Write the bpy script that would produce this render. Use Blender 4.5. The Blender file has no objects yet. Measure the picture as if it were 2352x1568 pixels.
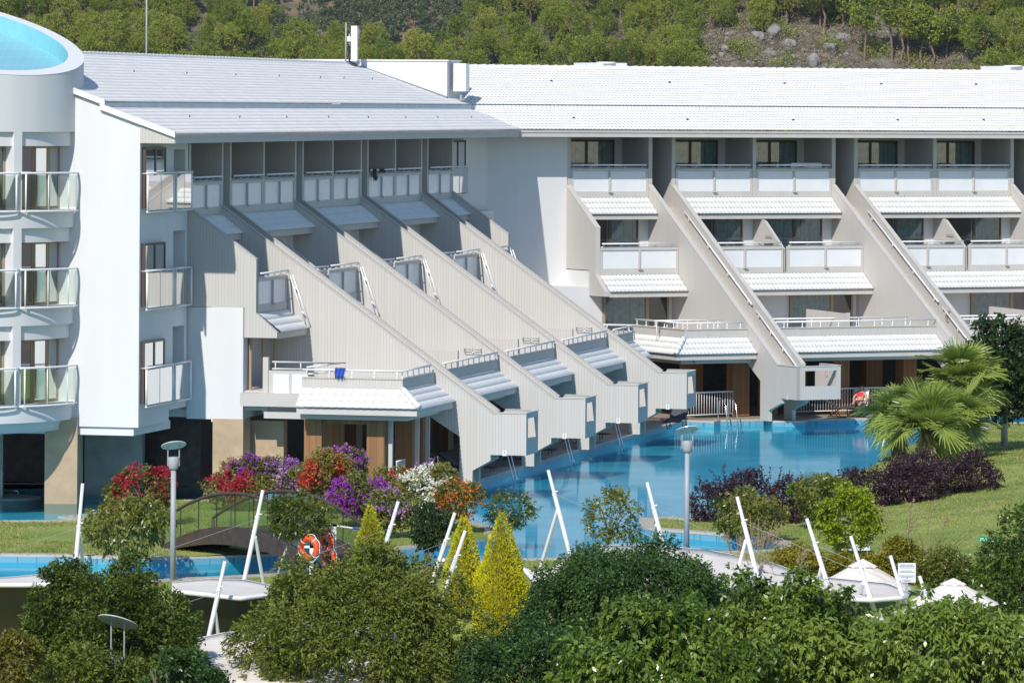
SKY_STRENGTH, SUN_STRENGTH, EXPO = 0.13, 4.1, 0.15
import bpy, math, random
import numpy as np
from mathutils import Matrix, Vector
rad = math.radians
S = bpy.context.scene
COL = S.collection
# ------------------------------------------------------------------ camera frame
F_PX, CAM_H, ROLL = 11400.0, 12.0, 0.0066
RX = np.array([math.cos(ROLL), 0, math.sin(ROLL)]); UP = np.array([-math.sin(ROLL), 0, math.cos(ROLL)])
EYE = np.array([0, 0, CAM_H])
V = lambda *a: np.array(a, float)

def ray(x, y): return RX * (x - 1176) / F_PX + UP * (244 - y) / F_PX + V(0, 1, 0)
def at_y(x, y, Y): return EYE + ray(x, y) * Y
def at_z(x, y, z):
    d = ray(x, y); return EYE + d * ((z - CAM_H) / d[2])
def on_plane(x, y, p, nr):
    d = ray(x, y); return EYE + d * (np.dot(p - EYE, nr) / np.dot(d, nr))

# ------------------------------------------------------------------ materials
def mat(name, color, rough=0.7, noise=0.0, nscale=3.0, c2=None, bump=0.0, bscale=30.0, spec=0.3, metal=0.0, detail=6, stretch=None):
    m = bpy.data.materials.new(name); m.use_nodes = True
    nt = m.node_tree; b = nt.nodes['Principled BSDF']
    b.inputs['Roughness'].default_value = rough
    b.inputs['Metallic'].default_value = metal
    b.inputs['Specular IOR Level'].default_value = spec
    if noise > 0 or c2:
        g = nt.nodes.new('ShaderNodeNewGeometry')
        t = nt.nodes.new('ShaderNodeTexNoise'); t.inputs['Scale'].default_value = nscale; t.inputs['Detail'].default_value = detail
        if stretch:
            mp = nt.nodes.new('ShaderNodeMapping'); mp.inputs['Scale'].default_value = stretch; nt.links.new(g.outputs['Position'], mp.inputs['Vector']); nt.links.new(mp.outputs[0], t.inputs['Vector'])
        else: nt.links.new(g.outputs['Position'], t.inputs['Vector'])
        r = nt.nodes.new('ShaderNodeValToRGB')
        a = np.array(color); bb = np.array(c2) if c2 else a * (1 - noise)
        r.color_ramp.elements[0].position = 0.35; r.color_ramp.elements[1].position = 0.65
        r.color_ramp.elements[0].color = (*bb, 1); r.color_ramp.elements[1].color = (*a, 1)
        nt.links.new(t.outputs['Fac'], r.inputs['Fac']); nt.links.new(r.outputs['Color'], b.inputs['Base Color'])
    else:
        b.inputs['Base Color'].default_value = (*color, 1)
    if bump > 0:
        g = nt.nodes.new('ShaderNodeNewGeometry')
        t = nt.nodes.new('ShaderNodeTexNoise'); t.inputs['Scale'].default_value = bscale; t.inputs['Detail'].default_value = 5
        nt.links.new(g.outputs['Position'], t.inputs['Vector'])
        u = nt.nodes.new('ShaderNodeBump'); u.inputs['Strength'].default_value = bump; u.inputs['Distance'].default_value = 0.02
        nt.links.new(t.outputs['Fac'], u.inputs['Height']); nt.links.new(u.outputs['Normal'], b.inputs['Normal'])
    return m

def boards(name, color, dirv, pitch=0.1, groove=0.010, dark=0.70, rough=0.6, noise=0.1, streak=0.0, c2=None):
    """vertical boards: grooves across the horizontal direction dirv"""
    m = mat(name, color, rough); nt = m.node_tree; b = nt.nodes['Principled BSDF']
    g = nt.nodes.new('ShaderNodeNewGeometry')
    d = nt.nodes.new('ShaderNodeVectorMath'); d.operation = 'DOT_PRODUCT'; d.inputs[1].default_value = tuple(dirv)
    nt.links.new(g.outputs['Position'], d.inputs[0])
    k = nt.nodes.new('ShaderNodeMath'); k.operation = 'MULTIPLY'; k.inputs[1].default_value = 1 / pitch
    nt.links.new(d.outputs['Value'], k.inputs[0])
    fr = nt.nodes.new('ShaderNodeMath'); fr.operation = 'FRACT'; nt.links.new(k.outputs[0], fr.inputs[0])
    lt = nt.nodes.new('ShaderNodeMath'); lt.operation = 'LESS_THAN'; lt.inputs[1].default_value = groove / pitch
    nt.links.new(fr.outputs[0], lt.inputs[0])
    fl = nt.nodes.new('ShaderNodeMath'); fl.operation = 'FLOOR'; nt.links.new(k.outputs[0], fl.inputs[0])
    wn = nt.nodes.new('ShaderNodeTexWhiteNoise'); wn.noise_dimensions = '1D'; nt.links.new(fl.outputs[0], wn.inputs['W'])
    mp = nt.nodes.new('ShaderNodeMapping'); mp.inputs['Scale'].default_value = (9, 9, 0.7)
    nt.links.new(g.outputs['Position'], mp.inputs['Vector'])
    nz = nt.nodes.new('ShaderNodeTexNoise'); nz.inputs['Scale'].default_value = 1.0; nz.inputs['Detail'].default_value = 5
    nt.links.new(mp.outputs[0], nz.inputs['Vector'])
    add = nt.nodes.new('ShaderNodeMath'); add.operation = 'ADD'
    nt.links.new(wn.outputs['Value'], add.inputs[0]); nt.links.new(nz.outputs['Fac'], add.inputs[1])
    r = nt.nodes.new('ShaderNodeMapRange'); r.inputs[1].default_value = 0.2; r.inputs[2].default_value = 1.6
    nt.links.new(add.outputs[0], r.inputs[0])
    mx = nt.nodes.new('ShaderNodeMix'); mx.data_type = 'RGBA'
    a = np.array(color); bb = np.array(c2) if c2 else a * (1 - noise)
    mx.inputs[6].default_value = (*bb, 1); mx.inputs[7].default_value = (*a, 1)
    nt.links.new(r.outputs[0], mx.inputs[0])
    mg = nt.nodes.new('ShaderNodeMix'); mg.data_type = 'RGBA'; mg.inputs[7].default_value = (*(a * dark), 1)
    nt.links.new(lt.outputs[0], mg.inputs[0]); nt.links.new(mx.outputs[2], mg.inputs[6])
    nt.links.new(mg.outputs[2], b.inputs['Base Color'])
    return m

def glassy(name, tint=(0.9, 0.97, 0.95), gloss=0.12, rough=0.02):
    m = bpy.data.materials.new(name); m.use_nodes = True; nt = m.node_tree; nt.nodes.clear()
    o = nt.nodes.new('ShaderNodeOutputMaterial'); t = nt.nodes.new('ShaderNodeBsdfTransparent'); t.inputs[0].default_value = (*tint, 1)
    g = nt.nodes.new('ShaderNodeBsdfGlossy'); g.inputs['Roughness'].default_value = rough
    f = nt.nodes.new('ShaderNodeFresnel'); f.inputs[0].default_value = 1.5
    ad = nt.nodes.new('ShaderNodeMath'); ad.operation = 'ADD'; ad.inputs[1].default_value = gloss; ad.use_clamp = True
    nt.links.new(f.outputs[0], ad.inputs[0])
    mx = nt.nodes.new('ShaderNodeMixShader'); nt.links.new(ad.outputs[0], mx.inputs[0]); nt.links.new(t.outputs[0], mx.inputs[1]); nt.links.new(g.outputs[0], mx.inputs[2])
    nt.links.new(mx.outputs[0], o.inputs[0]); return m

def foliage(name, c1, c2, c3=None, trans=0.25, rough=0.45, spec=0.35, nscale=0.9):
    m = bpy.data.materials.new(name); m.use_nodes = True; nt = m.node_tree; nt.nodes.clear()
    o = nt.nodes.new('ShaderNodeOutputMaterial'); p = nt.nodes.new('ShaderNodeBsdfPrincipled')
    p.inputs['Roughness'].default_value = rough; p.inputs['Specular IOR Level'].default_value = spec
    g = nt.nodes.new('ShaderNodeNewGeometry')
    nz = nt.nodes.new('ShaderNodeTexNoise'); nz.inputs['Scale'].default_value = nscale; nz.inputs['Detail'].default_value = 3
    nt.links.new(g.outputs['Position'], nz.inputs['Vector'])
    oi = nt.nodes.new('ShaderNodeObjectInfo')
    a = nt.nodes.new('ShaderNodeMath'); a.operation = 'MULTIPLY_ADD'; a.inputs[1].default_value = 0.45
    nt.links.new(g.outputs['Random Per Island'], a.inputs[0]); nt.links.new(nz.outputs['Fac'], a.inputs[2])
    a2 = nt.nodes.new('ShaderNodeMath'); a2.operation = 'MULTIPLY_ADD'; a2.inputs[1].default_value = 0.45
    nt.links.new(oi.outputs['Random'], a2.inputs[0]); nt.links.new(a.outputs[0], a2.inputs[2])
    r = nt.nodes.new('ShaderNodeValToRGB'); e = r.color_ramp.elements
    e[0].position = 0.45; e[1].position = 1.15 if False else 1.0
    e[0].color = (*c1, 1); e[1].color = (*c2, 1)
    if c3:
        q = e.new(0.93); q.color = (*c2, 1); e[-1].color = (*c3, 1)
    nt.links.new(a2.outputs[0], r.inputs['Fac']); nt.links.new(r.outputs['Color'], p.inputs['Base Color'])
    t = nt.nodes.new('ShaderNodeBsdfTranslucent'); nt.links.new(r.outputs['Color'], t.inputs['Color'])
    mx = nt.nodes.new('ShaderNodeMixShader'); mx.inputs[0].default_value = trans
    nt.links.new(p.outputs[0], mx.inputs[1]); nt.links.new(t.outputs[0], mx.inputs[2]); nt.links.new(mx.outputs[0], o.inputs[0])
    return m

# wing axes (also used by the board materials)
A_R, A_L = rad(27.0), rad(76.5)
wR, nR = V(math.cos(A_R), math.sin(A_R), 0), V(math.sin(A_R), -math.cos(A_R), 0)
wL, nL = V(math.cos(A_L), math.sin(A_L), 0), V(math.sin(A_L), -math.cos(A_L), 0)
R0 = V(9.5067, 196.0, 0); L0 = V(-1.5183, 153.4554, 0)

SID = (0.54, 0.515, 0.48)
M = {}
M['white'] = mat('white_plaster', (0.69, 0.69, 0.69), 0.85, 0.045, 1.0, bump=0.15, bscale=25, stretch=(1.6, 1.6, .16))
M['white_paint'] = mat('white_paint', (0.80, 0.80, 0.80), 0.35)
M['tile'] = mat('white_roof_tile', (0.77, 0.76, 0.74), 0.6, 0.09, 2.5)
M['trim'] = mat('beige_trim', SID, 0.6, 0.06, 2.0)
M['sid_nL'] = boards('siding_across_left_wing', SID, nL, noise=0.06)
M['sid_wL'] = boards('siding_along_left_wing', SID, wL, noise=0.06)
M['sid_nR'] = boards('siding_across_right_wing', SID, nR, noise=0.06)
M['sid_wR'] = boards('siding_along_right_wing', SID, wR, noise=0.06)
M['wood'] = boards('brown_wood', (0.33, 0.17, 0.075), V(0.7, 0.7, 0), 0.11, 0.01, 0.5, 0.55, c2=(0.20, 0.09, 0.035))
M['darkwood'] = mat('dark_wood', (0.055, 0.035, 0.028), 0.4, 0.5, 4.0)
M['stone'] = mat('tan_stone', (0.50, 0.37, 0.24), 0.6, nscale=1.7, c2=(0.40, 0.29, 0.19))
M['greystone'] = mat('grey_stone', (0.34, 0.32, 0.29), 0.6, nscale=1.7, c2=(0.25, 0.24, 0.22))
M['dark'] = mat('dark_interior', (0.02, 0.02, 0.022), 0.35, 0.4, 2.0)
M['frame'] = mat('brown_window_frame', (0.10, 0.065, 0.045), 0.4)
M['tanframe'] = mat('tan_window_frame', (0.36, 0.26, 0.16), 0.4)
M['curtain'] = mat('curtain_cloth', (0.70, 0.76, 0.75), 0.9, 0.3, 5.0)
M['pane'] = glassy('window_glass', (0.72, 0.80, 0.80), 0.06)
M['railglass'] = glassy('railing_glass', (0.72, 0.86, 0.82), 0.10)
M['frost'] = mat('frosted_panel', (0.74, 0.76, 0.78), 0.25, 0.06, 1.5, spec=0.5)
M['deck'] = mat('deck_tiles', (0.42, 0.34, 0.27), 0.45, 0.2, 1.5)
M['coping'] = mat('pale_coping', (0.52, 0.47, 0.41), 0.6, 0.15, 3.0)
M['steel'] = mat('steel', (0.62, 0.63, 0.65), 0.2, metal=1.0)
M['grey_metal'] = mat('grey_metal', (0.36, 0.38, 0.41), 0.4, 0.05)
M['black'] = mat('black_plastic', (0.02, 0.02, 0.022), 0.5)
M['darkcloth'] = mat('grey_sling_cloth', (0.09, 0.095, 0.11), 0.8, 0.2, 9)
M['bridgewood'] = mat('bridge_wood', (0.085, 0.06, 0.05), 0.5, 0.35, 5.0)
M['sail'] = mat('cream_sail', (0.80, 0.74, 0.66), 0.75, 0.08, 1.0)
M['trunk'] = mat('bark', (0.18, 0.13, 0.10), 0.9, 0.45, 7.0, bump=0.4)
M['whitetrunk'] = mat('pale_bark', (0.45, 0.42, 0.38), 0.9, 0.35, 8.0)
M['pinetrunk'] = mat('pine_bark', (0.26, 0.17, 0.13), 0.9, 0.4, 3.0)
M['orange'] = mat('orange_plastic', (0.75, 0.10, 0.03), 0.4)
M['red'] = mat('red_cloth', (0.75, 0.03, 0.06), 0.8)
M['skin'] = mat('skin', (0.55, 0.30, 0.21), 0.5, 0.1)
M['blue'] = mat('blue_cloth', (0.05, 0.12, 0.55), 0.8, 0.5, 30)
M['green_sign'] = mat('green_board', (0.03, 0.30, 0.13), 0.4)
M['ink'] = mat('ink', (0.03, 0.05, 0.16), 0.6)
M['redink'] = mat('red_ink', (0.45, 0.08, 0.08), 0.6)
M['foldwood'] = mat('pale_wood', (0.42, 0.24, 0.10), 0.5, 0.2, 8)
M['poolblue'] = None

def tiles_mat(name, c1, c2, size, mortar=0.03):
    m = mat(name, c1, 0.3); nt = m.node_tree; b = nt.nodes['Principled BSDF']
    g = nt.nodes.new('ShaderNodeNewGeometry')
    sep = nt.nodes.new('ShaderNodeSeparateXYZ'); nt.links.new(g.outputs['Position'], sep.inputs[0])
    last = None
    for ax in range(3):
        k = nt.nodes.new('ShaderNodeMath'); k.operation = 'MULTIPLY'; k.inputs[1].default_value = 1 / size; nt.links.new(sep.outputs[ax], k.inputs[0])
        ad = nt.nodes.new('ShaderNodeMath'); ad.operation = 'ADD'; ad.inputs[1].default_value = 0.51; nt.links.new(k.outputs[0], ad.inputs[0])
        fr = nt.nodes.new('ShaderNodeMath'); fr.operation = 'FRACT'; nt.links.new(ad.outputs[0], fr.inputs[0])
        lt = nt.nodes.new('ShaderNodeMath'); lt.operation = 'LESS_THAN'; lt.inputs[1].default_value = mortar / size; nt.links.new(fr.outputs[0], lt.inputs[0])
        if last is None: last = lt
        else:
            mx = nt.nodes.new('ShaderNodeMath'); mx.operation = 'MAXIMUM'; nt.links.new(last.outputs[0], mx.inputs[0]); nt.links.new(lt.outputs[0], mx.inputs[1]); last = mx
    c = nt.nodes.new('ShaderNodeMix'); c.data_type = 'RGBA'; c.inputs[6].default_value = (*c1, 1); c.inputs[7].default_value = (*c2, 1)
    nt.links.new(last.outputs[0], c.inputs[0]); nt.links.new(c.outputs[2], b.inputs['Base Color'])
    return m
M['pooltile'] = tiles_mat('pool_tiles', (0.15, 0.36, 0.47), (0.08, 0.22, 0.30), 0.5, 0.025)
M['poolfloor'] = mat('pool_floor', (0.16, 0.74, 0.84), 0.4, nscale=0.5, c2=(0.07, 0.58, 0.72), detail=3)
M['roofpool'] = tiles_mat('blue_roof_tiles', (0.24, 0.54, 0.62), (0.30, 0.60, 0.68), 0.25, 0.02)

# water
def water_mat():
    m = bpy.data.materials.new('pool_water'); m.use_nodes = True; nt = m.node_tree; nt.nodes.clear()
    o = nt.nodes.new('ShaderNodeOutputMaterial')
    t = nt.nodes.new('ShaderNodeBsdfTransparent'); t.inputs[0].default_value = (0.78, 0.94, 1.0, 1)
    gl = nt.nodes.new('ShaderNodeBsdfGlossy'); gl.inputs['Roughness'].default_value = 0.06; gl.inputs[0].default_value = (0.80, 0.93, 1.0, 1)
    g = nt.nodes.new('ShaderNodeNewGeometry')
    mp = nt.nodes.new('ShaderNodeMapping'); mp.inputs['Scale'].default_value = (0.35, 0.9, 1); nt.links.new(g.outputs['Position'], mp.inputs['Vector'])
    n1 = nt.nodes.new('ShaderNodeTexNoise'); n1.inputs['Scale'].default_value = 4.0; n1.inputs['Detail'].default_value = 3; nt.links.new(mp.outputs[0], n1.inputs['Vector'])
    bp = nt.nodes.new('ShaderNodeBump'); bp.inputs['Strength'].default_value = 0.25; bp.inputs['Distance'].default_value = 0.006
    nt.links.new(n1.outputs['Fac'], bp.inputs['Height']); nt.links.new(bp.outputs[0], gl.inputs['Normal'])
    f = nt.nodes.new('ShaderNodeFresnel'); f.inputs[0].default_value = 1.33
    k = nt.nodes.new('ShaderNodeMath'); k.operation = 'MULTIPLY'; k.inputs[1].default_value = 0.55; nt.links.new(f.outputs[0], k.inputs[0])
    mx = nt.nodes.new('ShaderNodeMixShader'); nt.links.new(k.outputs[0], mx.inputs[0]); nt.links.new(t.outputs[0], mx.inputs[1]); nt.links.new(gl.outputs[0], mx.inputs[2])
    nt.links.new(mx.outputs[0], o.inputs[0]); return m
M['water'] = water_mat()
M['grass'] = mat('lawn_grass', (0.31, 0.34, 0.09), 0.9, nscale=0.6, c2=(0.16, 0.24, 0.045), bump=0.8, bscale=14, detail=8)
M['soil'] = mat('brown_bank_soil', (0.10, 0.075, 0.05), 0.95, 0.4, 1.0)  # plain brown earth colour, used for the ground sheet
M['hill'] = mat('dry_hillside', (0.20, 0.165, 0.13), 0.95, nscale=0.35, c2=(0.09, 0.085, 0.06), detail=8)
M['redearth'] = mat('red_earth_hillside', (0.30, 0.16, 0.11), 0.95, nscale=0.06, c2=(0.10, 0.11, 0.06), detail=8)
M['rock'] = mat('grey_rock', (0.30, 0.285, 0.27), 0.9, nscale=0.8, c2=(0.20, 0.185, 0.17), bump=0.8, bscale=3)
F_ = foliage
M['pine'] = F_('pine_needles', (0.04, 0.09, 0.012), (0.25, 0.32, 0.035), (0.35, 0.37, 0.06), 0.3, nscale=0.22)
M['pinefar'] = F_('far_pine_needles', (0.04, 0.065, 0.025), (0.12, 0.15, 0.05), None, 0.2, nscale=0.2)
M['drybush'] = F_('dry_brush', (0.07, 0.065, 0.045), (0.34, 0.28, 0.19), None, 0.2)
M['olive'] = F_('olive_leaf', (0.014, 0.034, 0.005), (0.100, 0.155, 0.022), (0.18, 0.20, 0.035), 0.2, 0.5, 0.2, nscale=1.3)
M['yellowleaf'] = F_('yellowing_leaf', (0.05, 0.06, 0.01), (0.22, 0.20, 0.03), None, 0.25)
M['feather'] = F_('dark_feathery_leaf', (0.012, 0.042, 0.011), (0.075, 0.145, 0.03), None, 0.2)
M['broad'] = F_('broad_green_leaf', (0.018, 0.052, 0.007), (0.13, 0.22, 0.026), (0.22, 0.30, 0.05), 0.3, 0.27, 0.6)
M['mulberry'] = F_('dark_green_leaf', (0.010, 0.028, 0.008), (0.035, 0.070, 0.016), None, 0.25)
M['citrus'] = F_('citrus_leaf', (0.030, 0.060, 0.008), (0.12, 0.16, 0.02), (0.20, 0.20, 0.03), 0.25, 0.35, 0.5)
M['lime'] = F_('lime_leaf', (0.10, 0.17, 0.008), (0.34, 0.40, 0.02), None, 0.3)
M['cypress'] = F_('golden_cypress', (0.28, 0.29, 0.010), (0.72, 0.68, 0.03), None, 0.3, 0.7, 0.1)
M['purpleleaf'] = F_('purple_barberry_leaf', (0.020, 0.012, 0.016), (0.060, 0.028, 0.038), None, 0.15)
M['hedge'] = F_('hedge_leaf', (0.05, 0.08, 0.008), (0.28, 0.25, 0.02), None, 0.25)
M['palm'] = F_('palm_leaf', (0.09, 0.16, 0.025), (0.34, 0.42, 0.09), None, 0.35, 0.35, 0.5)
M['plume'] = F_('plume_grass', (0.22, 0.14, 0.09), (0.42, 0.30, 0.22), None, 0.3)
M['straw'] = F_('dry_straw', (0.25, 0.22, 0.07), (0.45, 0.38, 0.16), None, 0.3)
M['b_red'] = F_('red_bract', (0.22, 0.012, 0.025), (0.48, 0.035, 0.065), None, 0.35)
M['b_purple'] = F_('purple_bract', (0.20, 0.02, 0.30), (0.46, 0.09, 0.56), None, 0.35)
M['b_lilac'] = F_('lilac_bract', (0.26, 0.10, 0.36), (0.55, 0.28, 0.62), None, 0.35)
M['b_orange'] = F_('orange_bract', (0.50, 0.10, 0.02), (0.85, 0.26, 0.03), None, 0.35)
M['b_coral'] = F_('coral_bract', (0.45, 0.03, 0.03), (0.75, 0.14, 0.07), None, 0.35)
M['b_white'] = F_('white_bract', (0.62, 0.62, 0.46), (0.86, 0.86, 0.74), None, 0.3)
M['b_green'] = F_('bougainvillea_leaf', (0.05, 0.08, 0.012), (0.22, 0.22, 0.05), None, 0.25)

# ------------------------------------------------------------------ object helpers
ORG = {}
def tag(o, label=None, cat=None, group=None, kind=None):
    if label: o['label'] = label
    if cat: o['category'] = cat
    if group: o['group'] = group
    if kind: o['kind'] = kind
    return o
def empty(name, loc, label, cat, group=None):
    o = bpy.data.objects.new(name, None); COL.objects.link(o); o.location = tuple(loc); ORG[o.name] = V(*loc)
    return tag(o, label, cat, group)
def link_mesh(name, me, m, parent=None, origin=None):
    o = bpy.data.objects.new(name, me); COL.objects.link(o)
    if m is not None:
        for q in (m if isinstance(m, (list, tuple)) else [m]): me.materials.append(q)
    if parent is not None:
        o.parent = parent; ORG[o.name] = ORG[parent.name]
    else:
        o.location = tuple(origin if origin is not None else (0, 0, 0)); ORG[o.name] = V(*o.location)
    return o
def np_mesh(name, verts, quads, tris=None, smooth=False, mats=None):
    me = bpy.data.meshes.new(name)
    verts = np.asarray(verts, np.float32); quads = np.asarray(quads, np.int32).reshape(-1, 4)
    nt_ = 0 if tris is None else len(tris)
    me.vertices.add(len(verts)); me.vertices.foreach_set('co', verts.ravel())
    nl = len(quads) * 4 + nt_ * 3
    me.loops.add(nl)
    idx = quads.ravel() if not nt_ else np.concatenate([quads.ravel(), np.asarray(tris, np.int32).ravel()])
    me.loops.foreach_set('vertex_index', idx)
    me.polygons.add(len(quads) + nt_)
    st = np.arange(len(quads)) * 4
    if nt_: st = np.concatenate([st, len(quads) * 4 + np.arange(nt_) * 3])
    me.polygons.foreach_set('loop_start', st.astype(np.int32))
    if mats is not None: me.polygons.foreach_set('material_index', np.asarray(mats, np.int32))
    if smooth: me.polygons.foreach_set('use_smooth', np.ones(len(me.polygons), bool))
    me.update(calc_edges=True); me.validate()
    return me

class MB:
    def __init__(s): s.v = []; s.f = []
    def add(s, pts, faces):
        b = len(s.v); s.v += [tuple(p) for p in pts]; s.f += [tuple(b + i for i in f) for f in faces]; return s
    def poly(s, pts): return s.add(pts, [tuple(range(len(pts)))])
    def hexa(s, p):  # 8 points, bottom ring then top ring
        return s.add(p, [(0, 3, 2, 1), (4, 5, 6, 7), (0, 1, 5, 4), (1, 2, 6, 5), (2, 3, 7, 6), (3, 0, 4, 7)])
    def obox(s, o, a, b, c):
        o, a, b, c = map(np.asarray, (o, a, b, c)); return s.hexa([o, o + a, o + a + b, o + b, o + c, o + a + c, o + a + b + c, o + b + c])
    def box(s, x0, x1, y0, y1, z0, z1): return s.obox(V(x0, y0, z0), V(x1 - x0, 0, 0), V(0, y1 - y0, 0), V(0, 0, z1 - z0))
    def prism(s, pts, ex):
        n = len(pts); ex = np.asarray(ex); p = [np.asarray(q, float) for q in pts]
        return s.add(p + [q + ex for q in p], [tuple(range(n))[::-1], tuple(range(n, 2 * n))] + [(i, (i + 1) % n, n + (i + 1) % n, n + i) for i in range(n)])
    def tube(s, pts, r, seg=8, r2=None, cap=True):
        pts = [np.asarray(p, float) for p in pts]; n = len(pts); rr = np.linspace(r, r if r2 is None else r2, n); b = len(s.v)
        for i, p in enumerate(pts):
            t = pts[min(i + 1, n - 1)] - pts[max(i - 1, 0)]; t = t / (np.linalg.norm(t) + 1e-9)
            a = np.cross(t, V(0, 0, 1) if abs(t[2]) < 0.9 else V(1, 0, 0)); a /= np.linalg.norm(a); c = np.cross(t, a)
            for k in range(seg):
                th = 2 * math.pi * k / seg; s.v.append(tuple(p + rr[i] * (a * math.cos(th) + c * math.sin(th))))
        for i in range(n - 1):
            for k in range(seg):
                s.f.append((b + i * seg + k, b + i * seg + (k + 1) % seg, b + (i + 1) * seg + (k + 1) % seg, b + (i + 1) * seg + k))
        if cap:
            s.f.append(tuple(b + k for k in range(seg))[::-1]); s.f.append(tuple(b + (n - 1) * seg + k for k in range(seg)))
        return s
    def disc(s, c, r, h, seg=24, tilt=None):
        c = np.asarray(c, float); ex, ey, ez = V(1, 0, 0), V(0, 1, 0), V(0, 0, 1)
        if tilt is not None: ex, ey, ez = tilt
        ring = [c + r * (ex * math.cos(2 * math.pi * k / seg) + ey * math.sin(2 * math.pi * k / seg)) for k in range(seg)]
        return s.prism(ring, ez * h)
    def lathe(s, c, prof, seg=16):
        b = len(s.v); c = np.asarray(c, float)
        for r, z in prof:
            for k in range(seg):
                th = 2 * math.pi * k / seg; s.v.append((c[0] + r * math.cos(th), c[1] + r * math.sin(th), c[2] + z))
        for i in range(len(prof) - 1):
            for k in range(seg): s.f.append((b + i * seg + k, b + i * seg + (k + 1) % seg, b + (i + 1) * seg + (k + 1) % seg, b + (i + 1) * seg + k))
        s.f.append(tuple(b + k for k in range(seg))[::-1]); s.f.append(tuple(b + (len(prof) - 1) * seg + k for k in range(seg)))
        return s
    def torus(s, c, ax, ay, R, r, seg=24, sg=8):
        az = np.cross(ax, ay); b = len(s.v)
        for i in range(seg):
            th = 2 * math.pi * i / seg; d = ax * math.cos(th) + ay * math.sin(th)
            for k in range(sg):
                ph = 2 * math.pi * k / sg; s.v.append(tuple(np.asarray(c) + d * (R + r * math.cos(ph)) + az * r * math.sin(ph)))
        for i in range(seg):
            for k in range(sg): s.f.append((b + i * sg + k, b + ((i + 1) % seg) * sg + k, b + ((i + 1) % seg) * sg + (k + 1) % sg, b + i * sg + (k + 1) % sg))
        return s
    def build(s, name, m, parent=None, smooth=False, origin=None):
        me = bpy.data.meshes.new(name)
        o0 = ORG[parent.name] if parent is not None else (V(*origin) if origin is not None else V(0, 0, 0))
        vv = (np.array(s.v, float) - o0)
        me.from_pydata([tuple(p) for p in vv], [], s.f); me.update()
        if smooth: me.polygons.foreach_set('use_smooth', np.ones(len(me.polygons), bool))
        return link_mesh(name, me, m, parent, o0)

def struct(name, mb, m, smooth=False):
    o = mb.build(name, m, None, smooth); o['kind'] = 'structure'; return o

def tile_roof(O, u, v, nz, length, ua, ub, rows, lam=0.2, amp=0.035, lift=0.035, sub=5, lip=.035):
    """corrugated tile courses: O origin on the top line, u along, v down the slope; ua(v), ub(v) the ends"""
    V_, Q = [], []; dv = length / rows; base = 0
    for i in range(rows):
        v0, v1 = i * dv, (i + 1) * dv + 0.02
        lo, hi = min(ua(v0), ua(v1)), max(ub(v0), ub(v1))
        us = np.arange(math.floor(lo / lam) * lam, hi + lam, lam / sub); us = us[(us > lo) & (us < hi)]; us = np.concatenate([[lo], us, [hi]])
        h = amp * (0.5 + 0.5 * np.cos(2 * math.pi * us / lam)) ** 0.8
        for vv, hh, dz in ((v0, h, 0.0), (v1, h, lift), (v1 - lip, h * 0.1, -0.004)):
            uc = np.clip(us, ua(vv), ub(vv))
            V_.append(O + np.outer(uc, u) + v * vv + np.outer(hh + dz, nz))
        n = len(us); k = np.arange(n - 1)
        for j in (0, 1): Q.append(np.stack([base + j * n + k, base + (j + 1) * n + k, base + (j + 1) * n + k + 1, base + j * n + k + 1], 1))
        base += 3 * n
    return np.concatenate(V_), np.concatenate(Q)
def tile_obj(name, parent, parts, m='tile'):
    vs, qs, b = [], [], 0
    for v_, q_ in parts: vs.append(v_); qs.append(q_ + b); b += len(v_)
    me = np_mesh(name, np.concatenate(vs) - ORG[parent.name], np.concatenate(qs))
    return link_mesh(name, me, M[m], parent)
# ================================================================== HOTEL
class Wing:
    def __init__(s, O, w, n, side): s.O, s.w, s.n, s.side = O, w, n, side
    def P(s, a, b, z): return s.O + s.w * a + s.n * b + V(0, 0, z)
    def box(s, mb, s0, s1, n0, n1, z0, z1): return mb.obox(s.P(s0, n0, z0), s.w * (s1 - s0), s.n * (n1 - n0), V(0, 0, z1 - z0))
    def prof(s, mb, pts, s0, s1): return mb.prism([s.P(s0, a, z) for a, z in pts], s.w * (s1 - s0))
    def px(s, x, y, n_=None, s_=None):
        q = on_plane(x, y, s.P(0, n_, 0), s.n) if s_ is None else on_plane(x, y, s.P(s_, 0, 0), s.w)
        d = q - s.O; return float(d @ s.w), float(d @ s.n), float(q[2])
WL, WR = Wing(L0, wL, nL, 'L'), Wing(R0, wR, nR, 'R')
ZU = V(0, 0, 1)

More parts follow.
